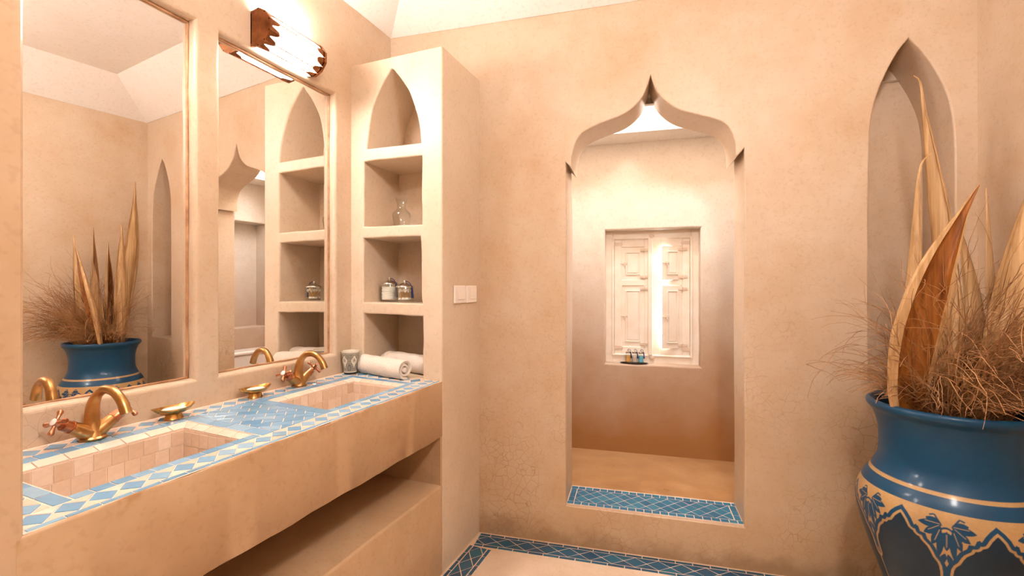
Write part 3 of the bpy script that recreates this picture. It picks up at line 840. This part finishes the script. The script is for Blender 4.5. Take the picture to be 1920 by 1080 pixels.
# ------------------------------------------------------------------ painted surfaces by vertex colour
def paint_lathe(name, prof, nseg, fn, mat, parent):
    """revolved surface; fn(u in 0..1 round, z, r) -> rgb arrays"""
    prof = np.array(prof); m = len(prof); a = np.arange(nseg) / nseg
    A, I = np.meshgrid(a, np.arange(m)); r = prof[I, 0]; z = prof[I, 1]
    vs = np.stack([r * np.cos(2 * np.pi * A), r * np.sin(2 * np.pi * A), z], -1).reshape(-1, 3)
    i, k = np.meshgrid(np.arange(m - 1), np.arange(nseg), indexing='ij'); k2 = (k + 1) % nseg
    fs = np.stack([i * nseg + k, i * nseg + k2, (i + 1) * nseg + k2, (i + 1) * nseg + k], -1).reshape(-1, 4)
    me = bpy.data.meshes.new(name)
    me.vertices.add(len(vs)); me.vertices.foreach_set('co', vs.ravel().astype(np.float32))
    me.loops.add(fs.size); me.loops.foreach_set('vertex_index', fs.ravel().astype(np.int32))
    me.polygons.add(len(fs)); me.polygons.foreach_set('loop_start', (np.arange(len(fs)) * 4).astype(np.int32)); me.polygons.foreach_set('loop_total', np.full(len(fs), 4, np.int32))
    me.update(calc_edges=True); me.validate()
    col = fn(A.ravel(), z.ravel(), r.ravel()); col = np.concatenate([col, np.ones((len(col), 1))], 1).astype(np.float32)
    at = me.color_attributes.new('paint', 'FLOAT_COLOR', 'POINT'); at.data.foreach_set('color', col.ravel())
    me.polygons.foreach_set('use_smooth', [True] * len(me.polygons)); me.materials.append(mat); me.update()
    o = bpy.data.objects.new(name, me); COL.objects.link(o); o.parent = parent
    return o
def profile_resample(pts, step):
    P = spline([(r_, 0, z_) for r_, z_ in pts], 24); out = [P[0]]; acc = 0
    for a, b in zip(P, P[1:]):
        acc += (b - a).length
        if acc >= step: out.append(b); acc = 0
    out.append(P[-1]); return [(p.x, p.z) for p in out]
def seg_dist(x, y, pts):
    d = np.full(x.shape, 9.0)
    for (ax, ay), (bx, by) in zip(pts, pts[1:]):
        dx, dy = bx - ax, by - ay; t = np.clip(((x - ax) * dx + (y - ay) * dy) / (dx * dx + dy * dy + 1e-12), 0, 1)
        d = np.minimum(d, np.hypot(x - ax - t * dx, y - ay - t * dy))
    return d
def ell(x, y, cx, cy, rx, ry, ang):
    c, s = math.cos(R(ang)), math.sin(R(ang)); X = (x - cx) * c + (y - cy) * s; Y = -(x - cx) * s + (y - cy) * c
    return (np.hypot(X / rx, Y / ry) - 1) * min(rx, ry)           # rough signed distance
def petal(x, y, x0, y0, x1, y1, w):
    dx, dy = x1 - x0, y1 - y0; L = math.hypot(dx, dy); t = ((x - x0) * dx + (y - y0) * dy) / (L * L); n = np.abs((x - x0) * dy - (y - y0) * dx) / L
    prof = w * np.sin(np.pi * np.clip(t, 0, 1)) ** .8
    return np.where((t < 0) | (t > 1), np.minimum(np.hypot(x - x0, y - y0), np.hypot(x - x1, y - y1)), n - prof)
def over(base, sd, col, soft=.0007):
    k = np.clip(.5 - sd / (2 * soft), 0, 1)[:, None]; return base * (1 - k) + np.array(col)[None, :] * k

# ------------------------------------------------------------------ the big blue pot
PC = (.790, 2.022)
pot = empty('plant_pot', (PC[0], PC[1], 0))
BLUE = (.003, .050, .118); DARK = (.006, .024, .046); TAN = (.48, .27, .115)
NP = 7; PER = 1 / NP; A0 = (-137.5 % 360) / 360        # a medallion's tip points this way
MED = [(0, .598), (.018, .582), (.030, .567), (.038, .551), (.048, .553), (.053, .538), (.066, .537), (.070, .522), (.084, .508), (.092, .492), (.098, .476), (.108, .462), (.114, .446), (.1165, .425), (.1165, .39)]
def pot_paint(u_, z, r):
    col = np.tile(np.array(BLUE), (len(z), 1))
    w = (u_ - A0) / PER; w = w - np.round(w)             # -0.5..0.5 in one repeat, 0 at a medallion tip
    x = np.abs(w) * .2285                                # metres along the surface (mean girth)
    zone = (z < .612) & (z > .02)
    sdb = np.interp(x, [p[0] for p in MED], [p[1] for p in MED]) - z      # >0 inside medallion
    d = seg_dist(x, z, MED); sd = np.where(sdb > 0, -d, d)
    c = np.tile(np.array(TAN), (len(z), 1))
    # palmette in the spandrel
    X = np.abs(.11425 - x); SG = 1
    ps = [(.000, .560, .000, .505, .0075), (.004, .556, .017, .530, .005), (.012, .578, .045, .592, .0075), (.010, .575, .060, .575, .0085), (.012, .570, .047, .545, .0085), (.013, .566, .030, .515, .008), (.012, .560, .016, .480, .0065), (.003, .490, .013, .455, .006)]
    for p in ps: c = over(c, petal(X, z, p[0], p[1], p[2] * 1.12, p[3] - .006, p[4] * 1.3), BLUE)
    arc = np.abs(np.hypot(X / .85, z - .548) - .021) - .0028
    c = over(c, arc, BLUE)
    c = over(c, seg_dist(X, z, [(.014, .578), (.030, .600), (.040, .596)]) - .0022, BLUE)
    c = over(c, np.maximum(np.abs(X - .072) + np.abs(z - .548) * .8 - .0065, .541 - z), BLUE)
    for a, b in (((.018, .572), (.042, .552)), ((.016, .560), (.027, .525)), ((.016, .577), (.05, .577)), ((0, .55), (0, .512))): c = over(c, seg_dist(X, z, [a, b]) - .0009, TAN, .0005)
    # outlines of the medallion: blue band, tan line, dark field
    c = over(c, sd, BLUE); c = over(c, sd + .0115, TAN); c = over(c, sd + .0185, DARK)
    # lower down the medallions meet in a double line
    low = seg_dist(x, z, [(.1143, .40), (.1143, .0)]) - .0028
    c = over(c, np.where(z < .41, low, 1), TAN)
    col = np.where(zone[:, None], c, col)
    edge = np.abs(z - .606) - .006; edge = np.maximum(edge, 0) + np.minimum(edge, 0)
    col = over(col, np.where(z > .600, np.abs(z - .606) - .005, 1), TAN)
    col = over(col, np.abs(z - .6535) - .0055, TAN)
    return col
prof = [(.118, .0), (.124, .03), (.138, .12), (.160, .22), (.194, .318), (.217, .385), (.243, .475), (.254, .538), (.249, .580), (.231, .622), (.206, .662), (.190, .700), (.186, .735), (.187, .790), (.194, .830), (.204, .858), (.214, .872)]
pr = profile_resample(prof, .0016)
lip = [(.2185, .877), (.2225, .884), (.2235, .892), (.220, .900), (.213, .903), (.205, .900), (.198, .890), (.186, .860), (.178, .80), (.177, .735), (.18, .70)]
paint_lathe('pot_body', pr + lip, 900, pot_paint, M['pot'], pot)
mb = MB(); mb.lathe([(.001, 0), (.118, 0), (.118, .002), (.001, .002)], 48); mb.build('pot_base', M['soil'], pot)
mb = MB(); nseg = 48; rings = []
mb.lathe([(.001, .812), (.06, .808), (.12, .802), (.174, .796), (.174, .76), (.001, .76)], 48, lambda a, b, c_: (a, b, c_ + .006 * math.sin(a * 60) * math.cos(b * 50))); mb.build('dry_filling', M['soil'], pot)
tag(pot, 'large dark blue painted pot with tan medallion pattern standing in the corner', 'pot')

# ------------------------------------------------------------------ dried palm sheaths
def sheath(pts, wid, face, label, curl=.55, shape=None, twist=0):
    P = spline(pts, 8); n = len(P); F0 = Vector(face).normalized()
    cum = [0]
    for a, b in zip(P, P[1:]): cum.append(cum[-1] + (b - a).length)
    shape = shape or [(0, .55), (.2, .85), (.42, 1), (.6, .88), (.76, .55), (.88, .22), (.95, .10), (1, .03)]
    # cross-section, hollow towards +F: pale lips folded outward at both edges
    sec = [(-1.26, .56), (-1.20, .74), (-.82, .80), (-.74, .46), (-.45, .12), (0, 0), (.45, .12), (.74, .46), (.82, .80), (1.06, .76), (1.10, .60)]
    ks = len(sec); mb = MB(); vs = []
    for i, p in enumerate(P):
        k = cum[i] / cum[-1]; T = (P[min(i + 1, n - 1)] - P[max(i - 1, 0)]).normalized()
        F = (F0 - T * F0.dot(T)).normalized(); F = Matrix.Rotation(twist * k, 3, T) @ F; S = T.cross(F)
        w = wid * float(np.interp(k, [s_[0] for s_ in shape], [s_[1] for s_ in shape]))
        for a, b in sec: vs.append(p + S * (w * a) + F * (w * b * curl * 1.6))
    for i in range(n - 1):
        for j in range(ks - 1): mb.add([], []); mb.f.append((i * ks + j, (i + 1) * ks + j, (i + 1) * ks + j + 1, i * ks + j + 1)); mb.m.append(0 if j < 2 or j > ks - 4 else 1)
    mb.v = [tuple(p) for p in vs]
    o = mb.build('palm_sheath', [M['leaf_out'], M['leaf_in']], smooth=60, fixn=False)
    # a second skin on the outside, pale all over
    me = o.data; nv = len(mb.v); 
    out = MB(); out.v = list(mb.v); out.f = list(mb.f); out.m = list(mb.m)
    ov = []
    for i, p in enumerate(P):
        c = Vector(mb.v[i * ks + ks // 2]); 
        for j in range(ks):
            q = Vector(mb.v[i * ks + j]); T = (P[min(i + 1, n - 1)] - P[max(i - 1, 0)]).normalized()
            F = (F0 - T * F0.dot(T)).normalized()
            ov.append(tuple(q - F * .0026))
    out.v += ov
    for f in mb.f: out.f.append(tuple(nv + x for x in f[::-1])); out.m.append(0)
    for i in range(n - 1):
        for j in (0, ks - 1):
            out.f.append((i * ks + j, (i + 1) * ks + j, nv + (i + 1) * ks + j, nv + i * ks + j)); out.m.append(0)
    bpy.data.objects.remove(o); bpy.data.meshes.remove(me)
    o = out.build('palm_sheath', [M['leaf_out'], M['leaf_in']], smooth=60, fixn=False)
    tag(o, label, 'dried leaf', 'dried palm sheaths in the pot'); return o
SHEATHS = [
 ([(.80, 2.115, .79), (.838, 2.19, 1.175), (.832, 2.235, 1.539), (.814, 2.24, 1.781), (.797, 2.235, 2.003), (.789, 2.232, 2.087), (.767, 2.222, 2.112)], .046, (1, .25, .0), 'tallest dried palm sheath, its bent tip inside the pointed niche'),
 ([(.685, 1.975, .79), (.646, 1.945, .93), (.652, 1.915, 1.13), (.692, 1.885, 1.33), (.752, 1.868, 1.50), (.803, 1.86, 1.615)],   .060, (.22, -.97, .1), 'broad curved palm sheath leaning right with orange hollow side in front'),
 ([(.700, 2.06, .79), (.690, 2.085, 1.05), (.703, 2.10, 1.258), (.726, 2.112, 1.51), (.749, 2.12, 1.731), (.790, 2.136, 1.790)], .034, (1, .1, 0), 'slender palm sheath with folded tip just left of the tallest one'),
 ([(.870, 2.07, .79), (.905, 2.08, 1.05), (.893, 2.085, 1.26), (.866, 2.08, 1.407), (.832, 2.07, 1.552)], .034, (-.5, .9, 0), 'short palm sheath with its tip just right of the broad curved one'),
 ([(.900, 2.10, .79), (.968, 2.125, 1.0), (.974, 2.138, 1.184), (.958, 2.138, 1.409), (.937, 2.13, 1.648)], .036, (-.9, .5, 0), 'upright palm sheath in front of the right wall, second from the picture edge'),
 ([(.880, 1.965, .79), (.885, 1.945, .95), (.905, 1.935, 1.10), (.930, 1.93, 1.30), (.965, 1.93, 1.68)], .052, (.15, 1, 0), 'wide pale palm sheath at the right edge of the picture'),
 ([(.885, 2.00, .79), (.960, 2.03, 1.05), (1.000, 2.06, 1.25), (1.022, 2.075, 1.458), (1.036, 2.085, 1.76)], .036, (-.9, .5, 0), 'narrow palm sheath rising behind the wide pale one at the picture edge'),
 ([(.735, 2.02, .79), (.752, 1.985, 1.0), (.766, 1.972, 1.2), (.776, 1.965, 1.40), (.788, 1.96, 1.50)], .040, (1, .1, 0), 'pale inner palm sheath standing close behind the broad curved one'),
]
for i, (pts, w, f, lab) in enumerate(SHEATHS): sheath(pts, w, f, lab)

# ------------------------------------------------------------------ dried grass
gr = random.Random(11); mb = MB()
def stalk(p0, d, L, droop, wav, rad):
    p = Vector(p0); d = Vector(d).normalized(); n = 10; pts = [p.copy()]; st = L / n
    for i in range(n):
        d = (d + Vector((gr.gauss(0, wav), gr.gauss(0, wav), gr.gauss(0, wav) - droop * (i + 1) / n))).normalized()
        p = p + d * st
        yb = YB + SB * (p.x - XT) - .02
        if p.y > yb and not (.70 < p.x < .98): p.y = yb
        if p.x > xright(p.y) - .03: p.x = xright(p.y) - .03
        if p.z < .925 and math.hypot(p.x - PC[0], p.y - PC[1]) > .165: break
        pts.append(p.copy())
    if len(pts) < 3: return None
    mb.tube(pts, [rad * (1 - .6 * i / n) for i in range(len(pts))], 3, cap=False)
    return pts
for i in range(1150):
    a = gr.uniform(0, 2 * math.pi); q_ = gr.uniform(0, .125); bx, by = PC[0] + q_ * math.cos(a), PC[1] + q_ * math.sin(a)
    c = gr.random()
    if c < .30: dr = (-.62 + gr.gauss(0, .25), -.28 + gr.gauss(0, .3), 1.0 + gr.gauss(0, .2)); L = gr.uniform(.18, .37); dp = gr.uniform(.2, .36); bx -= .03
    elif c < .72: dr = (gr.gauss(.20, .32), -.35 + gr.gauss(0, .35), 1.1); L = gr.uniform(.24, .64); dp = gr.uniform(.06, .34)
    else: dr = (.40 + gr.gauss(0, .3), -.40 + gr.gauss(0, .35), 1.0); L = gr.uniform(.26, .62); dp = gr.uniform(.12, .30)
    pts = stalk((bx, by, .80), dr, L, dp, .07, .0017)
    if not pts or len(pts) < 8: continue
    for k in range(gr.choice((0, 1, 2))):
        j = gr.randint(4, len(pts) - 1); dd = (pts[j] - pts[j - 1]).normalized() + Vector((gr.gauss(0, .4), gr.gauss(0, .4), gr.gauss(0, .3)))
        stalk(pts[j], dd, L * gr.uniform(.2, .45), dp * .7, .10, .0011)
g = mb.build('dried_grass', M['grass'], smooth=0, fixn=False)
tag(g, 'wispy brown dried grass spilling over the rim of the blue pot', 'dried grass', kind='stuff')

# ------------------------------------------------------------------ cup, towels
cx_, cy_ = -1.549, 1.766
cup = empty('patterned_cup', (cx_, cy_, zc(cx_) + .0002))
INK = (.012, .010, .009); CREAM = (.74, .62, .50)
def cup_paint(u_, z, r):
    c = np.tile(np.array(CREAM), (len(z), 1)); N = 5; w = u_ * N + .30; w = w - np.round(w); x = np.abs(w) * .0475; h = z
    med = [(0, .093), (.006, .086), (.008, .080), (.0145, .074), (.0170, .066), (.0145, .058), (.0085, .048), (.0035, .036), (0, .022)]
    d = seg_dist(x, h, med); ins = x < np.interp(h, [p[1] for p in med][::-1], [p[0] for p in med][::-1], left=0, right=0)
    sd = np.where(ins, -d, d)
    body = (h > .010) & (h < .098)
    dots = (np.sin(x * 1250) * np.sin(h * 1050) - .15) * .0014
    c2 = over(c, np.where(sd > .0025, dots, 1), INK, .0004)
    c2 = over(c2, np.abs(sd - .0004) - .0012, INK, .0004)
    fl = np.hypot(x, (h - .066) * .8); c2 = over(c2, fl - .0026, INK, .0004); c2 = over(c2, np.maximum(np.abs(fl - .0062) - .0014, -np.sin(np.arctan2(h - .066, x) * 10) * .002), INK, .0004)
    c2 = over(c2, seg_dist(x, h, [(.0236, .010), (.016, .030), (.0236, .050)]) - .0009, INK, .0004)
    c = np.where(body[:, None], c2, c)
    c = over(c, np.abs(h - .1005) - .0012, INK, .0004); c = over(c, h - .0095, INK, .0004); c = over(c, np.abs(h - .0125) - .0018, CREAM, .0004)
    return c
pr = [(.0295 + (.0425 - .0295) * k / 100, .108 * k / 100) for k in range(101)]
paint_lathe('cup_body', [(.001, 0), (.028, 0)] + pr + [(.0422, .1095), (.0405, .1095), (.0395, .107), (.0270, .006), (.001, .005)], 260, cup_paint, M['cup'], cup)
tag(cup, 'small black and cream patterned tumbler standing beside the rolled towels', 'cup')

def towel(p0, p1, rx, rz, label, turns=2.6, seed=1, lap=0.0):
    p0, p1 = Vector(p0), Vector(p1); d = (p1 - p0); L = d.length; d.normalize(); side = d.cross(UP).normalized()
    n = 70; m = 26; th = .24; tr = random.Random(seed); mb = MB(); vs = []
    prof_o = []; prof_i = []
    for k in range(n):
        q_ = k / (n - 1); a = -R(100) + q_ * turns * 2 * math.pi
        rr_ = 1 - q_ * .80; w_ = .22
        prof_o.append((rr_ * math.cos(a), rr_ * math.sin(a))); prof_i.append(((rr_ - w_) * math.cos(a), (rr_ - w_) * math.sin(a)))
    loop = prof_o + prof_i[::-1]; nl_ = len(loop)
    for i in range(m):
        k = i / (m - 1)
        e0 = .72 + .28 * math.sin(min(1, k / .16) * math.pi / 2); e1 = 1 - .06 * max(0, (k - .85) / .15) ** 2
        s_ = e0 * e1 * (1 + .025 * math.sin(k * 11 + seed))
        for j, (a, b) in enumerate(loop):
            wv = .0015 * math.sin(k * 23 + j * .4) ; skew = .006 * math.sin(j * .09 + seed) * (1 if k > .9 else 0)
            bz = max(b * s_ * rz, -rz * .86)
            p = p0 + d * (L * k + skew) + side * (a * s_ * rx + wv) + UP * (bz + wv)
            vs.append(p)
    fs = [(i * nl_ + j, i * nl_ + (j + 1) % nl_, (i + 1) * nl_ + (j + 1) % nl_, (i + 1) * nl_ + j) for i in range(m - 1) for j in range(nl_)]
    for e in (0, m - 1):
        for j in range(n - 1): fs.append((e * nl_ + j, e * nl_ + j + 1, e * nl_ + nl_ - 2 - j, e * nl_ + nl_ - 1 - j))
    mb.add(vs, fs); o = mb.build('rolled_towel', M['towel'], smooth=70, fixn=True)
    tag(o, label, 'towel', 'rolled towels at the end of the counter'); return o
towel((-1.545, 1.832, .885 + .0445), (-1.245, 1.780, .878 + .0445), .054, .0515, 'white rolled hand towel in front, its loose end towards the basin', seed=1)
towel((-1.495, 1.955, .886 + .0455), (-1.192, 1.915, .880 + .0455), .052, .053, 'white rolled hand towel lying behind the front one in the lowest niche', seed=4)

# ------------------------------------------------------------------ jars and carafe in the tower
def tassel(r, z, top, drop, sgn=1):
    mb = MB()
    mb.tube([(p.x, p.y, p.z) for p in spline([(0, 0, top), (.012, -.002, top + .004), (.028, -.006, top - .004), (.040, -.010, top - .020)], 5)], .0018, 6)
    mb.ball((.041, -.010, top - .022), .0045, 8, 6)
    mb.tube([(.041, -.010, top - .024), (.043, -.011, top - .035), (.046, -.012, top - drop)], [.004, .0048, .0062], 9)
    return mb.build('tassel', M['tassel'], r)
def jar(x, y, z, rad, hgt, label, rz=0):
    r = empty('storage_jar', (x, y, z), rz)
    mb = MB(); mb.lathe([(.001, 0), (rad * .97, 0), (rad, .003), (rad, hgt * .93), (rad * .92, hgt), (rad * .86, hgt), (rad * .93, hgt * .92), (rad * .93, .012), (.001, .011)], 36, close=False)
    mb.build('glass', M['thin_glass'], r, smooth=50)
    mb = MB(); mb.lathe([(.001, hgt + .020), (.006, hgt + .0185), (rad * .5, hgt + .014), (rad * .9, hgt + .004), (rad * .98, hgt - .001), (rad * .98, hgt - .004), (rad * .80, hgt - .002), (.001, hgt + .0)], 36, close=False)
    lid = mb.build('lid', M['chrome'], r, smooth=50)
    mb = MB(); mb.ball((0, 0, hgt + .0245), .0065, 12, 8); mb.build('knob', M['chrome'], lid)
    tassel(r, 0, hgt + .022, .092 if hgt > .08 else .078)
    tag(r, label, 'jar'); return r
SZ = 1.2245
J1 = (-1.457, 1.945, SZ + .0005); J2 = (-1.343, 1.915, SZ - .0005)
jar(*J1, .0455, .093, 'lidded glass jar of cotton pads with a dark tassel on the third shelf', R(10))
jar(*J2, .0455, .078, 'lidded glass jar of cotton buds with a blue tassel on the third shelf', R(10))
pads = empty('cotton_pads', (J1[0], J1[1], J1[2] + .0115))
for k in range(9):
    mb = MB(); ox, oy = rng.uniform(-.002, .002), rng.uniform(-.002, .002)
    mb.lathe([(.001, 0), (.036, 0), (.038, .002), (.038, .0052), (.036, .0072), (.001, .0072)], 28, lambda a, b, c_: (a + ox, b + oy, c_ + k * .0073), close=False); mb.build('pad', M['cotton'], pads)
tag(pads, 'stack of white round cotton pads filling the left glass jar', 'cotton pads')
mb = MB()
jr = random.Random(5)
for k in range(46):
    a, b = jr.uniform(0, 6.28), jr.uniform(0, 6.28); r0, r1 = jr.uniform(.004, .034), jr.uniform(.012, .036)
    p = Vector((J2[0] + r0 * math.cos(a), J2[1] + r0 * math.sin(a), J2[2] + .0150)); q_ = Vector((J2[0] + r1 * math.cos(b), J2[1] + r1 * math.sin(b), J2[2] + jr.uniform(.055, .068)))
    e = (q_ - p).normalized()
    mb.tube([p, q_], .0011, 5, 1)
    for s_, dd in ((p, e), (q_, -e)): mb.tube([s_ - dd * .001, s_ + dd * .003, s_ + dd * .008, s_ + dd * .011], [.0016, .0030, .0026, .0010], 6, 0)
bd = mb.build('cotton_buds', [M['cotton'], M['stick']])
tag(bd, 'loose wooden cotton buds with white tips inside the right glass jar', 'cotton buds', kind='stuff')
ca = empty('glass_carafe', (-1.405, 1.975, 1.5950))
mb = MB(); o_ = [(.001, 0), (.034, 0), (.037, .004), (.043, .045), (.047, .068), (.044, .082), (.028, .096), (.0215, .108), (.022, .125), (.028, .148), (.033, .158)]
mb.lathe(o_ + [(.0315, .158), (.0265, .147), (.0205, .125), (.0200, .109), (.0265, .0975), (.042, .082), (.045, .068), (.041, .045), (.035, .008), (.001, .007)], 40, close=False)
mb.build('glass', M['glass'], ca, smooth=60)
tag(ca, 'small clear glass carafe with flared neck standing on the second shelf', 'carafe')

# ------------------------------------------------------------------ switches
for k, (y0, y1) in enumerate(((1.925, 2.034), (2.048, 2.157))):
    r = empty('light_switch', (XT, (y0 + y1) / 2, 1.263))
    mb = MB(); mb.bevbox((XT + .0005, y0, 1.221), (XT + .011, y1, 1.307), .003); mb.build('cover_plate', M['plastic'], r)
    mb = MB(); mb.bevbox((XT + .0112, y0 + .026, 1.2385), (XT + .0145, y1 - .014, 1.2945), .0015); mb.build('rocker', M['plastic'], r)
    settle(r); tag(r, ['cream plastic light switch on the tower side, the one nearer the shelf front', 'cream plastic light switch on the tower side, the one nearer the back wall'][k], 'light switch')

# ------------------------------------------------------------------ shuttered window of the shower
wn = empty('window_1', B(.905, TB + .1, .785)); wn['kind'] = 'structure'
TW = TB + .085
Wd = M['wood_white']
mb = MB()
def bar(mb, s0, s1, z0, z1, t0, t1, r=.003): mb.bevbox((s0, t0, z0), (s1, t1, z1), r, fr=B)
for s0, s1, z0, z1 in ((.600, .652, .780, 1.688), (1.160, 1.212, .780, 1.688), (.652, 1.160, .780, .843), (.652, 1.160, 1.622, 1.688)): bar(mb, s0, s1, z0, z1, TW, TW + .05)
for s0, s1, z0, z1 in ((.646, .660, .829, 1.638), (1.152, 1.166, .829, 1.638), (.66, 1.152, 1.626, 1.638), (.66, 1.152, .829, .840)): bar(mb, s0, s1, z0, z1, TW - .008, TW + .002, .002)
for s0, s1, z0, z1 in ((.640, .676, .80, 1.67), (1.136, 1.172, .80, 1.67), (.64, 1.17, .80, .856), (.64, 1.17, 1.610, 1.67)): bar(mb, s0, s1, z0, z1, TW + .0345, TW + .052)
mb.build('frame', Wd, wn)
PANES = []
for li, (s0, s1) in enumerate(((.660, .902), (.906, 1.152))):
    z0, z1 = .841, 1.625; ps0, ps1 = (s0 + .050, s1 - .040) if li == 0 else (s0 + .058, s1 - .048)
    mb = MB(); t0, t1 = TW + .004, TW + .034
    bar(mb, s0, ps0, z0, z1, t0, t1); bar(mb, ps1, s1, z0, z1, t0, t1)
    for za, zb_ in ((z0, .892), (1.309, 1.349), (1.572, z1)): bar(mb, ps0, ps1, za, zb_, t0, t1)
    leaf = mb.build('shutter_leaf', Wd, wn)
    if li == 0:
        mb = MB(); bar(mb, s1 - .018, s1 + .012, z0 - .002, z1 + .004, TW - .012, TW + .003, .003); mb.build('astragal', Wd, leaf)
    for za, zb_ in ((.892, 1.309), (1.349, 1.572)):
        w = ps1 - ps0 + (.004 if li == 0 else -.004); hz = ps1 + .001; ang = 0 if li == 0 else R(-20)
        def PF(a, b, c_, hz=hz, ang=ang):             # a from the hinge towards the free edge, b depth, c height
            return B(hz - a * math.cos(ang) - b * math.sin(-ang) * 1.0, t0 + .006 + a * math.sin(ang) + b * math.cos(ang), c_)
        mb = MB(); mb.bevbox((-.002, 0, za - .001), (w, .018, zb_ + .001), .002, fr=PF)
        fi = .036; a0, a1, b0, b1 = fi, w - fi, za + fi + .004, zb_ - fi - .004
        for q0, q1 in (((a0 - .007, -.006, b0 - .007), (a0, .002, b1 + .007)), ((a1, -.006, b0 - .007), (a1 + .007, .002, b1 + .007)), ((a0, -.006, b0 - .007), (a1, .002, b0)), ((a0, -.006, b1), (a1, .002, b1 + .007))): mb.bevbox(q0, q1, .002, fr=PF)
        mb.bevbox((a0 + .006, -.004, b0 + .006), (a1 - .006, .002, b1 - .006), .003, fr=PF)
        mb.build('shutter_panel', Wd, leaf)
        # latch of the small shutter
        mb = MB(); lz = (za + zb_) / 2; aa = w - .012
        mb.tube([PF(aa + .018, -.006, lz), PF(aa - .030, -.006, lz)], .003, 7); mb.bevbox((aa - .028, -.005, lz - .010), (aa - .006, 0, lz + .010), .0015, fr=PF)
        mb.tube([PF(aa - .014, -.006, lz), PF(aa - .010, -.018, lz - .012), PF(aa - .016, -.016, lz - .034)], .0026, 7)
        mb.build('latch', M['iron'], leaf)
        for hzv in (za + .020, zb_ - .020):
            mb = MB()
            mb.bevbox((-.030, -.004, hzv - .009), (.030, .001, hzv + .009), .0015, fr=lambda a, b, c_: B(hz - a, t0 - .001 + b, c_)); mb.tube([B(hz, t0 - .005, hzv - .012), B(hz, t0 - .005, hzv + .012)], .0035, 7)
            mb.build('hinge', M['iron'], leaf)
    for hzv in (z0 + .045, z1 - .030):
        mb = MB(); e = s0 if li == 0 else s1; sg = 1 if li == 0 else -1
        pts = [(-.004, -.012), (.050, -.009), (.060, 0), (.050, .009), (-.004, .012)]
        mb.fill(pts, [], lambda a, b: B(e + sg * a, t0 - .004, hzv + b)); mb.fill(pts, [], lambda a, b: B(e + sg * a, t0, hzv + b)); mb.strip([B(e + sg * a, t0 - .004, hzv + b) for a, b in pts], [B(e + sg * a, t0, hzv + b) for a, b in pts])
        mb.tube([B(e, t0 - .005, hzv - .018), B(e, t0 - .005, hzv + .018)], .0042, 8); mb.build('hinge', M['iron'], leaf)
for z_ in (1.64, .822):
    mb = MB(); mb.lathe([(.001, 0), (.016, 0), (.018, .003), (.012, .007), (.001, .008)], 20, lambda a, b, c_: B(.908 + a, TW - .001 - c_, z_ + b)); mb.build('rosette', M['iron'], wn)
for o in wn.children: o.matrix_parent_inverse = Matrix.Translation(wn.location).inverted()

# tray with three soap bottles on the window ledge
ZL = WIN[2]
tr = empty('bottle_tray', B(.792, TB + .036, ZL))
mb = MB(); mb.lathe([(.001, .0008), (.90, .0008), (1, .005), (1.0, .0065), (.9, .003), (.001, .003)], 36, lambda a, b, c_: tuple(B(.792 + a * .092, TB + .037 + b * .034, ZL + .001 + c_)), close=False)
mb.build('tray_plate', M['tray'], tr); settle(tr); tag(tr, 'dark oval metal tray on the window ledge under the soap bottles', 'tray')
for k, (s_, liq, lab) in enumerate(((.755, 'orange_liquid', 'small glass bottle of orange soap with blue tassel on the window ledge'), (.797, 'clear_liquid', 'small glass bottle of pale clear soap, middle one on the window ledge'), (.838, 'blue_liquid', 'small glass bottle of light blue soap with blue tassel on the window ledge'))):
    p = B(s_, TB + .036, ZL + .0045); r = empty('soap_bottle', p, PHI)
    mb = MB(); mb.lathe([(.001, 0), (.0175, 0), (.0185, .002), (.0185, .060), (.0165, .066), (.0155, .066), (.0172, .059), (.0172, .008), (.001, .008)], 24, close=False); mb.build('glass', M['thin_glass'], r, smooth=50)
    mb = MB(); mb.lathe([(.001, .0085), (.0168, .0085), (.0168, .048), (.001, .048)], 24); mb.build('liquid', M[liq], r)
    mb = MB(); mb.lathe([(.001, .0665), (.0178, .0665), (.0180, .075), (.011, .080), (.001, .081)], 24); lid = mb.build('lid', M['chrome'], r)
    mb = MB(); mb.ball((0, 0, .0845), .0055, 10, 6); mb.build('knob', M['chrome'], lid)
    mb = MB(); mb.tube([(q.x, q.y, q.z) for q in spline([(-.004, -.004, .086), (.004, -.006, .0935), (.012, -.009, .088), (.0165, -.014, .074)], 4)], .0016, 6); mb.tube([(.0168, -.015, .074), (.0185, -.0165, .058), (.020, -.018, .034)], [.003, .0036, .0045], 8); mb.build('tassel', M['tassel'], r)
    tag(r, lab, 'bottle')
